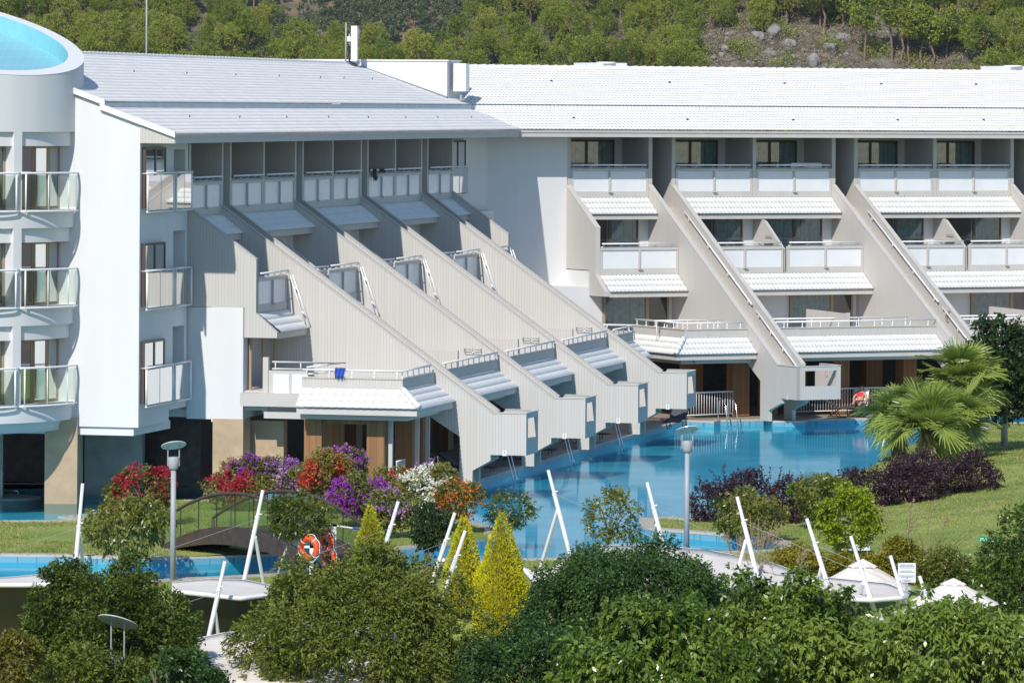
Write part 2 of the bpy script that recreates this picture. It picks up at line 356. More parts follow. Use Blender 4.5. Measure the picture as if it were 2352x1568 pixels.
def window(parent, p, u, nr, wd, ht, panes=2, fm='frame', open_x=None, curt=(0.0, 1.0), bias=0.5):
    """glazed door set on a wall: p lower left corner, u along, nr outwards"""
    b = MB(); b.obox(p + nr * 0.005, u * wd, nr * 0.02, ZU * ht); win = b.build('window', M['dark'], parent)
    f = MB(); t = 0.07
    xs = [0, wd - t] + [wd * (k + (bias - 0.5 if k == 1 else 0)) / panes - t * 0.7 for k in range(1, panes)]
    for i, x in enumerate(xs): f.obox(p + u * x + nr * 0.025, u * (t if i < 2 else t * 1.5), nr * 0.09, ZU * ht)
    for z in (0, ht - t): f.obox(p + u * t + ZU * z + nr * 0.025, u * (wd - 2 * t), nr * 0.085, ZU * t)
    f.build('frame', M[fm], win)
    if curt:
        c0, c1 = curt; n = max(12, int((c1 - c0) * wd / 0.025)); g = MB(); base = []
        for k in range(n + 1):
            x = wd * (c0 + (c1 - c0) * k / n); y = 0.045 + 0.018 * math.sin(k * 1.15) + 0.006 * math.sin(k * 0.37)
            base.append(p + u * (t + x * (wd - 2 * t) / wd) + nr * y)
        pts = [q + ZU * t for q in base] + [q + ZU * (ht - t) for q in base]
        g.add(pts, [(k, k + 1, n + 2 + k, n + 1 + k) for k in range(n)]); g.build('curtain', M['curtain'], win, True)
    g = MB(); g.obox(p + u * t + nr * 0.085 + ZU * t, u * (wd - 2 * t), nr * 0.008, ZU * (ht - 2 * t)); g.build('pane', M['pane'], win)
    return win

def balcony(W, root, s0, s1, n, zt, zb, ladder=False):
    b = MB(); T = 0.09; m = (s0 + s1) / 2
    W.box(b, s0, s1, n - T, n, zb, zb + 0.24); W.box(b, s0, s1, n - T - .02, n + 0.015, zt - 0.10, zt)
    for c in (s0, m - 0.05, s1 - 0.10): W.box(b, c, c + 0.10, n - T, n - 0.002, zb + 0.24, zt - 0.10)
    W.box(b, m - 0.08, m + 0.08, n, n + 0.10, zb + 0.20, zb + 0.25); W.box(b, m - 0.03, m + 0.03, n, n + 0.03, zb + 0.26, zt - 0.1)
    o = b.build('balcony', M['trim'], root)
    for a, c in ((s0 + 0.10, m - 0.05), (m + 0.05, s1 - 0.10)):
        p = MB(); W.box(p, a, c, n - T + 0.025, n - 0.03, zb + 0.24, zt - 0.10); p.build('panel', M['frost'], o)
    r = MB(); zr = zt + 0.15
    r.tube([W.P(s0 + 0.04, n + 0.07, zr), W.P(s1 - 0.12, n + 0.07, zr)], 0.03)
    r.tube([W.P(s0 + 0.04, n - 0.03, zt + 0.025), W.P(s1 - 0.06, n - 0.03, zt + 0.025)], 0.016, 6)
    for k in range(5):
        x = s0 + 0.12 + (s1 - s0 - 0.4) * k / 4
        r.tube([W.P(x, n - 0.03, zt), W.P(x, n - 0.03, zt + 0.06), W.P(x + 0.02, n + 0.06, zt + 0.08), W.P(x + 0.02, n + 0.07, zr)], 0.017, 6)
    if ladder:
        for dn in (0, 0.13): r.tube([W.P(s1 - 0.12, n + 0.07 + dn, zr - dn), W.P(s1 - 0.12, n + 0.62 + dn, zr - 1.65)], 0.025, 6)
        for k in (1, 2.6): r.tube([W.P(s1 - 0.12, n + 0.07 + k * 0.16, zr - k * 0.48), W.P(s1 - 0.12, n + 0.20 + k * 0.16, zr - 0.13 - k * 0.48)], 0.02, 6)
    r.build('handrail', M['white_paint'], o, True); return o

def awning(W, root, s0, s1, n, zt, out, drop, ends=(None, None), rows=3):
    """tiled skirt from the foot of a parapet with its fascia; ends = hip offsets"""
    v = W.n * out - ZU * drop; ln = float(np.linalg.norm(v)); v /= ln; nz = W.n * drop + ZU * out; nz = nz / np.linalg.norm(nz)
    h0, h1 = (e or 0 for e in ends)
    O = W.P(0, n + 0.005, zt - 0.02)
    t = tile_roof(O, W.w, v, nz, ln, lambda q: s0 - h0 * q / ln, lambda q: s1 + h1 * q / ln, rows, 0.17, 0.028, .004 if W.side == 'L' else .010, 5, .0 if W.side == 'L' else .015)
    o = tile_obj('awning', root, [t])
    f = MB(); nb = n + out - 0.07; zb_ = zt - drop - 0.045
    a0, a1 = s0 - h0 * (out - .06) / out, s1 + h1 * (out - .06) / out
    W.prof(f, [(n - 0.05, zt - 0.12), (nb - .02, zb_ - 0.0), (nb - .02, zb_ - .12), (n - 0.05, zb_ - .12)], a0 + .01, a1 - .01)
    f.build('soffit', M['trim'], o)
    f = MB(); W.box(f, a0, a1, nb - 0.02, nb + 0.02, zb_ - 0.19, zb_); f.build('fascia', M['trim'], o); return o

def parapet(W, root, path, zb, zt, sid, post=0.8, rail=True):
    """solid boarded terrace parapet along a list of (s, n) points, with a low white tube rail"""
    b = MB(); pts = [W.P(a, c, 0) for a, c in path]
    for p, q in zip(pts[:-1], pts[1:]):
        d = q - p; ln = np.linalg.norm(d); d = d / ln; nr = V(d[1], -d[0], 0)
        b.obox(p - nr * 0.12 + ZU * zb, d * ln, nr * 0.12, ZU * (zt - zb - 0.04)); b.obox(p - nr * 0.14 + ZU * (zt - 0.04), d * (ln + .02), nr * 0.17, ZU * 0.04)
    o = b.build('parapet', M[sid], root)
    if rail:
        r = MB(); zr = zt + 0.21; r.tube([p + ZU * zr for p in pts], 0.032)
        for p, q in zip(pts[:-1], pts[1:]):
            ln = np.linalg.norm(q - p); k = max(2, int(ln / post) + 1)
            for i in range(k):
                c = p + (q - p) * (0.05 + 0.9 * i / max(1, k - 1)); r.tube([c + ZU * zt, c + ZU * zr], 0.02, 6); r.disc(c + ZU * zt, 0.045, 0.03, 10)
        r.build('handrail', M['white_paint'], o, True)
    return o

def fin(W, root, s0, prof_a, prof_b, cop, n_top, n_end, box_w, n_box, zb, gap=1.05):
    """double boarded wall with a stair between and an open landing box at its foot"""
    a = MB(); W.prof(a, prof_a, s0, s0 + 0.16); o = a.build('stair_wall', M['sid_n' + W.side], root)
    c = MB(); zc = lambda n_: cop[1] + cop[2] * (n_ - cop[0])
    for ds, off in ((0, 0.0), (gap - 0.16, 0.0)):   # thin cappings on both walls
        W.prof(c, [(n_top + 0.02, zc(n_top) + 0.002), (n_end, zc(n_end) + 0.002), (n_end, zc(n_end) + 0.04), (n_top + 0.02, zc(n_top) + 0.04)], s0 + ds - 0.015, s0 + ds + 0.175)
    c.build('capping', M['trim'], o)
    b = MB(); W.prof(b, prof_b, s0 + gap - 0.16, s0 + gap); ob = b.build('stair_wall', M['sid_n' + W.side], root)
    r = MB(); q0, q1 = n_top + (n_end - n_top) * 0.12, n_end - 0.15
    mid = n_top + (n_end - n_top) * 0.66
    for u0, u1 in ((q0, mid - 0.15), (mid + 0.15, q1)):
        r.tube([W.P(s0 + gap - 0.25, u0, zc(u0) - 0.20), W.P(s0 + gap - 0.25, u1, zc(u1) - 0.20)], 0.035)
        for k in range(4):
            u = u0 + (u1 - u0) * (0.06 + 0.88 * k / 3); r.tube([W.P(s0 + gap - 0.17, u, zc(u) - 0.36), W.P(s0 + gap - 0.25, u, zc(u) - 0.34), W.P(s0 + gap - 0.25, u, zc(u) - 0.22)], 0.018, 6)
    r.build('handrail', M['white_paint'], ob, True)
    st = MB(); k = 26
    for i in range(k):
        u0, u1 = n_top - 0.3 + (n_end - n_top + 0.3) * i / k, n_top - 0.3 + (n_end - n_top + 0.3) * (i + 1) / k
        W.prof(st, [(u0, zc(u0) - 1.05), (u1, zc(u0) - 1.05), (u1, zc(u1) - 1.25), (u0, zc(u0) - 1.25)], s0 + 0.162, s0 + gap - 0.162)
    st.build('stair', M['trim'], root)
    ze = prof_a_top = zc(n_end); zt = ze
    g = MB(); s1 = s0 + box_w
    W.box(g, s0 + 0.162, s1, n_end + .002, n_box - 0.1, zb, zb + 0.14)
    W.box(g, s0 + 0.162, s1, n_box - 0.1, n_box - .003, zb, zb + 0.50); W.box(g, s0 + 0.162, s1, n_box - 0.1, n_box - .003, zt - 0.15, zt)
    W.box(g, s0 + 0.162, s0 + 0.25, n_box - 0.1, n_box - .003, zb + 0.50, zt - 0.15); W.box(g, s1 - 0.16, s1, n_box - 0.1, n_box - .003, zb + 0.50, zt - 0.15)
    W.prof(g, [(n_end - 0.28, zb), (n_box - 0.102, zb), (n_box - 0.102, zt + 0.02), (n_end + 0.06, zt + 0.02), (n_end - 0.28, zt - 0.28)], s1 - 0.12, s1)
    W.box(g, s0 + gap, s1, n_end - 0.28, n_end + .002, zb, zb + 0.14)
    lb = g.build('landing_box', M['sid_w' + W.side], root)
    e = MB()
    W.box(e, s0 - 0.02, s0 + 0.18, n_end, n_box + .015, zt + .003, zt + 0.035); W.box(e, s1 - 0.14, s1 + .02, n_end + .05, n_box + .015, zt + .022, zt + 0.05); W.box(e, s0 + .18, s1 - .14, n_box - .12, n_box + .015, zt + .002, zt + .033)
    e.build('capping', M['trim'], lb)
    sg = MB(); cc = W.P(s1 - 0.125, n_end + (n_box - n_end) * 0.42, zt - 0.33)
    sg.disc(cc, 0.10, 0.006, 20, (W.n, ZU, -W.w)); sgo = sg.build('sign', M['white_paint'], lb)
    sg = MB(); sg.torus(cc - W.w * 0.008, W.n, ZU, 0.088, 0.011, 20, 6); sg.obox(cc - W.w * 0.012 + (W.n + ZU) * -0.06, (W.n + ZU) * 0.12, (W.n - ZU) * 0.012, W.w * 0.006)
    # swimmer strokes under the ban ring
    sg.obox(cc - W.w * 0.012 + W.n * -0.04 + ZU * 0.01, W.n * 0.07 - ZU * 0.05, ZU * 0.012, W.w * 0.005); sg.build('ban_mark', M['redink'], lb)
    pl = MB(); q = W.P(s0 - 0.006, n_box - 0.75, zb - .02); pl.obox(q, W.n * 0.13, ZU * 0.17, W.w * 0.005); pp = pl.build('sign_plate', M['frost'], o)
    pl = MB(); q = W.P(s0 - 0.010, n_box - 0.70, zb + .02); pl.obox(q + W.n * .008, W.n * 0.012, ZU * 0.09, W.w * 0.003); pl.obox(q - W.n * .01 + ZU * .07, W.n * 0.045, ZU * 0.02, W.w * 0.003); pl.build('mark', M['redink'], o)
    return o

# ---------------------------------------------------------------- profiles per wing
def make_wing(W, root, C):
    nt, nm, nr = C['nt'], C['nm'], C['nr']; bt, bm, br = C['bt'], C['bm'], C['br']
    (tt, tb), (mt, mb_), (rt, rb) = C['zt'], C['zm'], C['zr']; (ao, ad), (ro, rd) = C['aw'], C['awr']
    cop = C['cop']; sid, sidw = 'sid_n' + W.side, 'sid_w' + W.side
    zc = lambda n_: cop[1] + cop[2] * (n_ - cop[0])
    # fins
    def prof_fin(b):
        ne, nx, zb, ft = C['n_end'], C['n_box'], C['zb'], C['foot']
        top = [(bt - 0.3, 10.86), (nt, 10.86), (nt, zc(nt))]
        if b:
            ds = C['n_step']; top += [(ds, zc(ds) + 0.0), (ne, zc(ne)), (ne, zb + 0.02)]
        else: top += [(ne, zc(ne)), (nx, zc(ne)), (nx, zb)]
        return top + [(nx - (1.13 if not b else 1.12), zb if not b else zb + .02), (nx - 1.13, zb - 0.18), (ft[1], zb - 0.50), (ft[1], 0.30), (ft[0], 0.30), (ft[0], 1.78), (ft[0] - 1.1, 2.46), (br - 2.5, 2.46), (br - 2.5, 5.2), (bm - .3, 5.2), (bm - .3, 8), (bt - .3, 8)]
    for s0 in C['fins']: fin(W, root, s0, prof_fin(False), prof_fin(True), cop, nt, C['n_end'], C['box_w'], C['n_box'], C['zb'], C['gap'])
    for s0, end in C['single']:
        e = MB(); za = mb_ - ad
        if end == 0: pts = [(bt - .3, 10.86), (nt, 10.86), (nt, zc(nt)), (nm, zc(nm)), (nm, mb_ + 0.02), (nm + ao - .03, za - .02), (nm + ao - .03, za - 0.2), (br + 0.03, za - 0.2), (br + 0.03, mb_ + 0.17), (bt - .3, mb_ + 0.17)]
        else: pts = [(bt - .3, 10.86), (nt, 10.86), (nt, zc(nt)), (nm, zc(nm)), (nm, mb_ - .8), (bt - .3, mb_ - .8)]
        W.prof(e, pts, s0, s0 + 0.2); o = e.build('side_wall', M[sid], root)
        e = MB(); W.prof(e, [(nt + .02, zc(nt) + .002), (nm, zc(nm) + .002), (nm, zc(nm) + .04), (nt + .02, zc(nt) + .04)], s0 - .015, s0 + .215); e.build('capping', M['trim'], o)
    # core walls
    k = MB(); a0, a1 = C['core']
    W.prof(k, [(bt - 4.5, 2.42), (br, 2.42), (br, 5.1), (bm, 5.1), (bm, 8.0), (bt, 8.0), (bt, 10.9), (bt - 4.5, 10.9)], a0, a1)
    k.build('wall', M['white'], root)
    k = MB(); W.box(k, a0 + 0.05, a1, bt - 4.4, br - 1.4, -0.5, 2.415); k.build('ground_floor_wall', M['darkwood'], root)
    # slabs
    k = MB()
    for s0, s1, rm in C['bays']:
        W.box(k, s0 - .05, s1 + .05, bt - .1, nt - 0.1, tb - ad - 0.16, tb + 0.04); W.box(k, s0 - .05, s1 + .05, bm - .1, nm - 0.1, mb_ - ad - 0.16, mb_ + 0.04)
        W.box(k, max(s0 - .05, C['side'] + .05), s1 + .05, br - 3.0, nr - 0.12, rb - rd - 0.23, rb - 0.15)
        W.box(k, s0 - .05, s1 + .05, bt - .1, C['eave'] - 0.02, 10.862, 10.92)
    k.build('floor_slab', M['trim'], root)
    bp = MB()   # beam under the terrace edge
    for s0, s1, rm in C['bays']: W.box(bp, max(s0 - 0.05, C['side'] + .3), s1 + 0.05, nr + ro - 0.75, nr + ro - 0.45, rb - rd - 0.38, rb - rd - 0.2)
    bp.build('beam', M['trim'], root)
    for bi, (s0, s1, rm) in enumerate(C['bays']):
        mid = (s0 + s1) / 2
        rooms = [(s0, s1)] if rm == 1 else [(s0, mid - .08), (mid + .08, s1)]
        for q0, q1 in rooms:
            balcony(W, root, q0 + .01, q1 - .01, nt, tt, tb); balcony(W, root, q0 + .01, q1 - .01, nm, mt, mb_, ladder=(W.side == 'L' and q1 == s1))
            if C['windows']:
                window(root, W.P(q0 + 0.55, bt, tb + 0.1), W.w, W.n, q1 - q0 - 0.95, 2.12, 2)
                window(root, W.P(q0 + 0.45, bm, mb_ + 0.1), W.w, W.n, q1 - q0 - 0.95, 2.10, 2, curt=(0.0, 1.0) if (bi + int(q0)) % 2 else (0.45, 1.0))
        if C['windows']:
            q0, q1 = rooms[-1]
            window(root, W.P(q0 + 0.4, br, 2.75), W.w, W.n, 1.9, 2.0, 1, 'tanframe'); window(root, W.P(q0 + 2.3, br, 2.75), W.w, W.n, 0.95, 2.0, 1, 'tanframe', curt=None)
            if rm == 2: window(root, W.P(rooms[0][0] + 0.4, br, 2.75), W.w, W.n, 1.9, 2.0, 1, 'tanframe')
        if rm == 2:
            e = MB(); W.box(e, mid - .079, mid + .079, bt - .05, nt + .004, tb - 0.0, 10.86); e.build('divider', M[sid], root)
            e = MB(); W.prof(e, [(bm - .05, mb_), (nm - 0.11, mb_), (nm - 0.11, mt - .1), (nm - 1.55, mt + 0.95), (nm - 1.75, mt + 1.0), (bm - .05, mt + 1.0)], mid - .06, mid + .06); e.build('divider', M[sid], root)
            e = MB(); u0, u1 = C['screen']; W.prof(e, [(u0, 2.7), (u1, 2.7), (u1, 4.16), (u0, 4.22)], mid - .06, mid + .06)
            e.build('screen', M[sid], root)
            r = MB(); W.box(r, mid - .079, mid + .079, u1, u1 + .08, 2.7, 4.2); r.build('screen_post', M['trim'], root)
        ds = 0.0
        awning(W, root, s0 + .01, s1 - .01, nt, tb, ao, ad); awning(W, root, s0 + .01, s1 - .01, nm, mb_, ao, ad)
        if not (rm == 1 and bi == 0):
            awning(W, root, s0 + .01, s1 - .01, nr, rb, ro, rd)
            parapet(W, root, [(s0 + .01, nr), (s1 - .01, nr)], rb, rt, sidw)
        if W.side == 'R':
            r = MB(); r.tube([W.P(s0 + .3, nr - 1.6, rt + .25), W.P(s1 - .3, nr - 1.6, rt + .25)], 0.03)
            for kk in range(7): r.tube([W.P(s0 + .4 + (s1 - s0 - .8) * kk / 6, nr - 1.6, rb - .15), W.P(s0 + .4 + (s1 - s0 - .8) * kk / 6, nr - 1.6, rt + .25)], 0.018, 6)
            r.build('inner_rail', M['white_paint'], root, True)
        # colonnade posts of brown wood under the terrace
        for cs in C['cols'][bi]:
            e = MB(); W.box(e, cs, cs + 0.75, nr - 3.6, nr - 3.1, 0.33, rb - rd - 0.24); e.build('column', M['wood'], root)
    return root

CL = dict(side=-3.87, nt=-7.76, nm=-5.6, nr=-0.85, bt=-9.9, bm=-7.8, br=-6.0, zt=(9.60, 8.56), zm=(6.69, 5.63), zr=(3.76, 3.42), aw=(0.70, 0.54), awr=(0.67, 0.52),
          cop=(-7.76, 8.80, -0.7171), n_end=1.0, n_box=2.08, zb=1.24, foot=(-0.03, 0.38), n_step=-1.6, fins=[0.0, 8.3, 16.51, 24.82], single=[(-3.45, 0), (29.38, 1)], core=(-3.3, 36.2),
          bays=[(-3.25, 0.0, 1), (1.05, 8.3, 2), (9.35, 16.51, 2), (17.56, 24.82, 2), (25.87, 29.38, 1)], windows=False, screen=(-3.4, -1.35), gap=1.05, box_w=1.62, eave=-6.72,
          cols=[[], [2.2, 5.5], [10.5, 14.0], [18.7, 22], [26.5, 29]])
CR = dict(side=-7.4, nt=0.0, nm=2.47, nr=7.9, bt=-2.2, bm=0.0, br=1.95, zt=(9.59, 8.47), zm=(6.60, 5.56), zr=(3.71, 3.37), aw=(0.80, 0.60), awr=(0.76, 0.55),
          cop=(0.28, 8.75, -0.642), n_end=10.14, n_box=11.53, zb=1.20, foot=(8.85, 9.47), n_step=7.0, fins=[-4.66, 3.65, 12.06], single=[(-8.3, 0)], core=(-11.7, 24.0),
          bays=[(-8.1, -4.66, 1), (-3.46, 3.65, 2), (4.85, 12.06, 2), (13.26, 20.4, 2)], windows=True, screen=(4.2, 7.2), gap=1.19, box_w=1.9, eave=1.38,
          cols=[[-5.6], [-1.0, 2.4], [6.4, 9.8], [15]])
HL = empty('hotel_wing', L0 + V(0, 0, 0), 'left hotel wing of stepped terraces with grey beige stair walls running down towards the pool', 'building')
HR = empty('hotel_wing', R0 + V(0, 0, 0), 'right hotel wing facing the camera with sunlit stepped balconies under the long white roof', 'building')
make_wing(WL, HL, CL); make_wing(WR, HR, CR)

# ---------------------------------------------------------------- roofs
def solve_corner(nl, nr_):   # plan point where a left-wing line and a right-wing line meet
    A = np.array([nL[:2], nR[:2]]); bb = np.array([nl + L0[:2] @ nL[:2], nr_ + R0[:2] @ nR[:2]]); return V(*np.linalg.solve(A, bb), 0)
PITCH = 0.35
def roof_plane(W, n0, z0, run, z_drop, end_a, end_b, corner0, corner1, lam=0.17, rows=10):
    """n0,z0 top line (far), run: horizontal run towards the eave"""
    v = W.n * run - ZU * z_drop; ln = float(np.linalg.norm(v)); v = v / ln; nz = W.n * z_drop + ZU * run; nz /= np.linalg.norm(nz)
    c0, c1 = float((corner0 - W.O) @ W.w), float((corner1 - W.O) @ W.w)
    if W.side == 'L': ua, ub = (lambda q: end_a if n0 + q * run / ln > -11.2 else end_a * (n0 + q * run / ln + 13.2) / 2), (lambda q: c0 + (c1 - c0) * q / ln)
    else: ua, ub = (lambda q: c0 + (c1 - c0) * q / ln), (lambda q: end_b)
    return tile_roof(W.P(0, n0, z0), W.w, v, nz, ln, ua, ub, rows, lam, 0.026, 0.003 if W.side == 'L' else 0.012, 5, .0 if W.side == 'L' else .035)
pe, ps, pr_ = solve_corner(-6.68, 1.42), solve_corner(-9.0, -0.88), solve_corner(-13.2, -5.0)
ps2 = solve_corner(-8.85, -0.73)
for W, root, ne, nst, nrg, ea, eb in ((WL, HL, -6.68, -9.0, -13.2, -8.36, None), (WR, HR, 1.42, -0.88, -5.0, None, 24.0)):
    zr_ = 12.06 + (abs(nrg - nst) + 0.15) * PITCH
    lo = roof_plane(W, nst, 11.12 + 0.80, ne - nst, 0.80, ea, eb, ps, pe, rows=8)
    hi = roof_plane(W, nrg, zr_, nst + 0.15 - nrg, zr_ - 12.06, ea, eb, pr_, ps2, rows=16)
    tile_obj('roof', root, [lo, hi])
    # riser strip of upright tiles between the two slopes
    c = float((ps2 - W.O) @ W.w); s0, s1 = (ea, c) if W.side == 'L' else (c, eb)
    us = np.arange(s0, s1, 0.034); hh = 0.03 * (0.5 + 0.5 * np.cos(2 * math.pi * us / 0.17)); nn = len(us)
    top = W.P(0, nst + 0.14, 12.03) + np.outer(us, W.w) + np.outer(hh, W.n); bot = W.P(0, nst + 0.16, 11.87) + np.outer(us, W.w) + np.outer(hh, W.n)
    k = np.arange(nn - 1); me = np_mesh('ridge_strip', np.concatenate([top, bot]) - ORG[root.name], np.stack([k, nn + k, nn + k + 1, k + 1], 1)); link_mesh('ridge_strip', me, M['tile'], root)
    b = MB(); W.box(b, s0, s1, nst - .02, nst + 0.13, 11.8, 12.0)
    # ridge cap and back slope
    cr = float((pr_ - W.O) @ W.w); r0, r1 = (0.0, cr) if W.side == 'L' else (cr, eb)
    W.prof(b, [(nrg - 4, zr_ - 1.5), (nrg, zr_ - .02), (nrg, zr_ - .3), (nrg - 4, zr_ - 1.8)], r0, r1)
    x = r0
    while x < r1 - 0.2:
        b.tube([W.P(x, nrg, zr_ - 0.01), W.P(min(x + 0.42, r1), nrg, zr_ + 0.015)], 0.075, 8, 0.085); x += 0.40
    b.build('ridge_cap', M['tile'], root)
    # eave board
    e = MB(); c2 = float((pe - W.O) @ W.w); e0, e1 = (ea, c2) if W.side == 'L' else (c2, eb)
    W.box(e, e0, e1, ne - 0.06, ne - 0.02, 10.83, 11.07); W.box(e, e0, e1, ne - 0.02, ne + .01, 11.0, 11.075); e.build('fascia', M['trim'], root)
    e = MB(); W.box(e, e0 + (.15 if W.side == 'L' else 0), e1, (-7.7 if W.side == 'L' else -2.2), ne - 0.06, 10.922, 11.0); e.build('soffit', M['trim'], root)
vg = MB()
for (n0, z0), (n1, z1) in (((-6.66, 11.13), (-9.0, 11.95)), ((-8.85, 12.07), (-11.1, 12.86))):
    WL.prof(vg, [(n0, z0 - .13), (n0, z0 + .05), (n1, z1 + .05), (n1, z1 - .13)], -8.44, -8.33)
vg.build('verge', M['tile'], HL)
# small half round vent tiles
vents_up = {'L': [(907, 495, 0), (1272, 508, 0), (1610, 518, 0), (1910, 527, 0), (2195, 537, 0), (5, 542, 1), (200, 547, 1)], 'R': [(1442, 563, 1), (2257, 572, 1), (700, 578, 2), (1365, 582, 2), (2018, 585, 2)]}
vents_lo = {'L': [(1290, 805, 0), (1637, 810, 0), (1960, 810, 0), (2250, 810, 0), (172, 812, 1), (430, 812, 1), (650, 812, 1), (883, 812, 1)], 'R': [(1596, 817, 1), (28, 827, 2), (758, 830, 2), (1476, 831, 2), (2068, 831, 2)]}
for W, root, ne, nst, nrg in ((WL, HL, -6.68, -9.0, -13.2), (WR, HR, 1.42, -0.88, -5.0)):
    zr_ = 12.06 + (abs(nrg - nst) + 0.15) * PITCH
    for lst, na, za, nb, zb2 in ((vents_up[W.side], nrg, zr_, nst + .15, 12.06), (vents_lo[W.side], nst, 11.92, ne, 11.12)):
        p = W.P(0, na, za); t = W.P(0, nb, zb2) - p; nz = np.cross(W.w, t); nz /= np.linalg.norm(nz); nz *= np.sign(nz[2]); t /= np.linalg.norm(t)
        for X, Y, c in lst:
            q = on_plane((1080 * c + X / 2.1778) * 0.7259, Y / 2.1778 * 0.7259, p, nz)
            b = MB(); b.disc(q + nz * 0.015, 0.065, 0.06, 10, (W.w, nz, t)); b.build('roof_vent', M['grey_metal'], root)
            b = MB(); b.disc(q + nz * 0.02 + t * 0.062, 0.062, 0.006, 10, (W.w, nz, t)); b.build('vent_mouth', M['black'], root)

# ---------------------------------------------------------------- left end block, corner walls
e = MB()
WL.prof(e, [(-7.78, 2.40), (-7.78, 11.40), (-8.98, 11.80), (-9.05, 11.98), (-10.9, 12.62), (-10.9, 2.40)], -8.3, -5.3)
WL.prof(e, [(-8.5, 2.75), (-8.5, 10.86), (-12, 10.86), (-12, 2.75)], -5.3, -3.5)
for z0, z1 in ((2.75, 3.1), (5.25, 5.95), (8.15, 8.85), (10.62, 10.85)): WL.box(e, -5.3, -3.5, -8.5, -7.783, z0, z1)
WL.box(e, -5.3, -4.95, -8.5, -7.782, 3.1, 10.62); WL.box(e, -3.78, -3.5, -8.5, -7.782, 3.1, 10.62)
e.build('end_wall', M['white'], HL)
e = MB(); WL.prof(e, [(-6.68, 10.83), (-6.68, 11.06), (-7.775, 11.42), (-7.775, 10.83)], -8.34, -8.30 + .06); e.build('gable_board', M['sid_nL'], HL)
e = MB(); WL.box(e, -8.22, -4.6, -14, -7.95, 2.15, 2.398); WL.box(e, -3.45, -2.6, -7.0, -6.02, 2.3, 5.8); e.build('ledge', M['white'], HL)
e = MB(); WL.prof(e, [(-7.8, 2.38), (-6.0, 2.38), (-6.0, 5.79), (-7.8, 5.79)], -3.44, -3.0); e.build('end_wall', M['white'], HL)
for z0, z1 in ((8.88, 10.70), (5.98, 7.85), (3.10, 4.95)):
    window(HL, WL.P(-8.12, -7.78, z0), WL.w, WL.n, 2.05, z1 - z0, 2, curt=(0.0, 0.45))
    g = MB(); zt_ = z0 + 1.05
    for s0, s1 in ((-8.15, -5.45), (-5.32, -3.62)):
        g.tube([WL.P(s0, -7.60, zt_), WL.P(s1, -7.60, zt_)], 0.035); g.tube([WL.P(s0, -7.60, z0 - .1), WL.P(s1, -7.60, z0 - .1)], 0.03)
        for s in (s0 + .05, s1 - .05): g.tube([WL.P(s, -7.60, z0 - .1), WL.P(s, -7.60, zt_)], 0.035); g.tube([WL.P(s, -7.60, zt_), WL.P(s, -7.8, zt_)], .025, 6)
        g.tube([WL.P((s0 + s1) / 2, -7.60, z0 - .1), WL.P((s0 + s1) / 2, -7.60, zt_)], 0.014, 6)
    o = g.build('balconette', M['white_paint'], HL, True)
    for s0, s1 in ((-8.1, -6.83), (-6.77, -5.5), (-5.27, -4.5), (-4.44, -3.67)):
        q = MB(); WL.box(q, s0, s1, -7.606, -7.594, z0 - .04, zt_ - .06); q.build('glass_panel', M['railglass'], o)
# stone piers and stone walls at water level
for s0, s1, n0, n1, z1, m in ((-3.46, -2.7, -6.95, -5.98, 2.40, 'stone'), (-2.4, -2.0, -6.4, -5.0, 2.3, 'stone')):
    e = MB(); WL.box(e, s0, s1, n0, n1, -1.2 if m == 'greystone' else .3, z1); e.build('pier', M[m], HL)
e = MB(); WL.box(e, 29.6, 36.27, -9.0, -8.1, 0.3, 10.9); e.build('corner_wall', M['white'], HL)
e = MB(); WR.box(e, -11.75, -8.28, -1.0, 0.05, 0.3, 10.9); WR.box(e, -8.29, -8.12, 0.04, 1.96, 0.3, 5.70); e.build('corner_wall', M['white'], HR)
window(HL, WL.P(30.0, -8.1, 8.7), WL.w, WL.n, 2.4, 2.0, 2, curt=(0, .3))
g = MB()
for z in (8.68, 9.72): g.tube([WL.P(29.9, -7.95, z), WL.P(32.6, -7.95, z)], 0.03)
for s in (29.95, 31.25, 32.55): g.tube([WL.P(s, -7.95, 8.68), WL.P(s, -7.95, 9.72)], 0.025, 6)
o = g.build('balconette', M['white_paint'], HL, True); q = MB(); WL.box(q, 29.98, 32.5, -7.956, -7.944, 8.74, 9.66); q.build('glass_panel', M['railglass'], o)

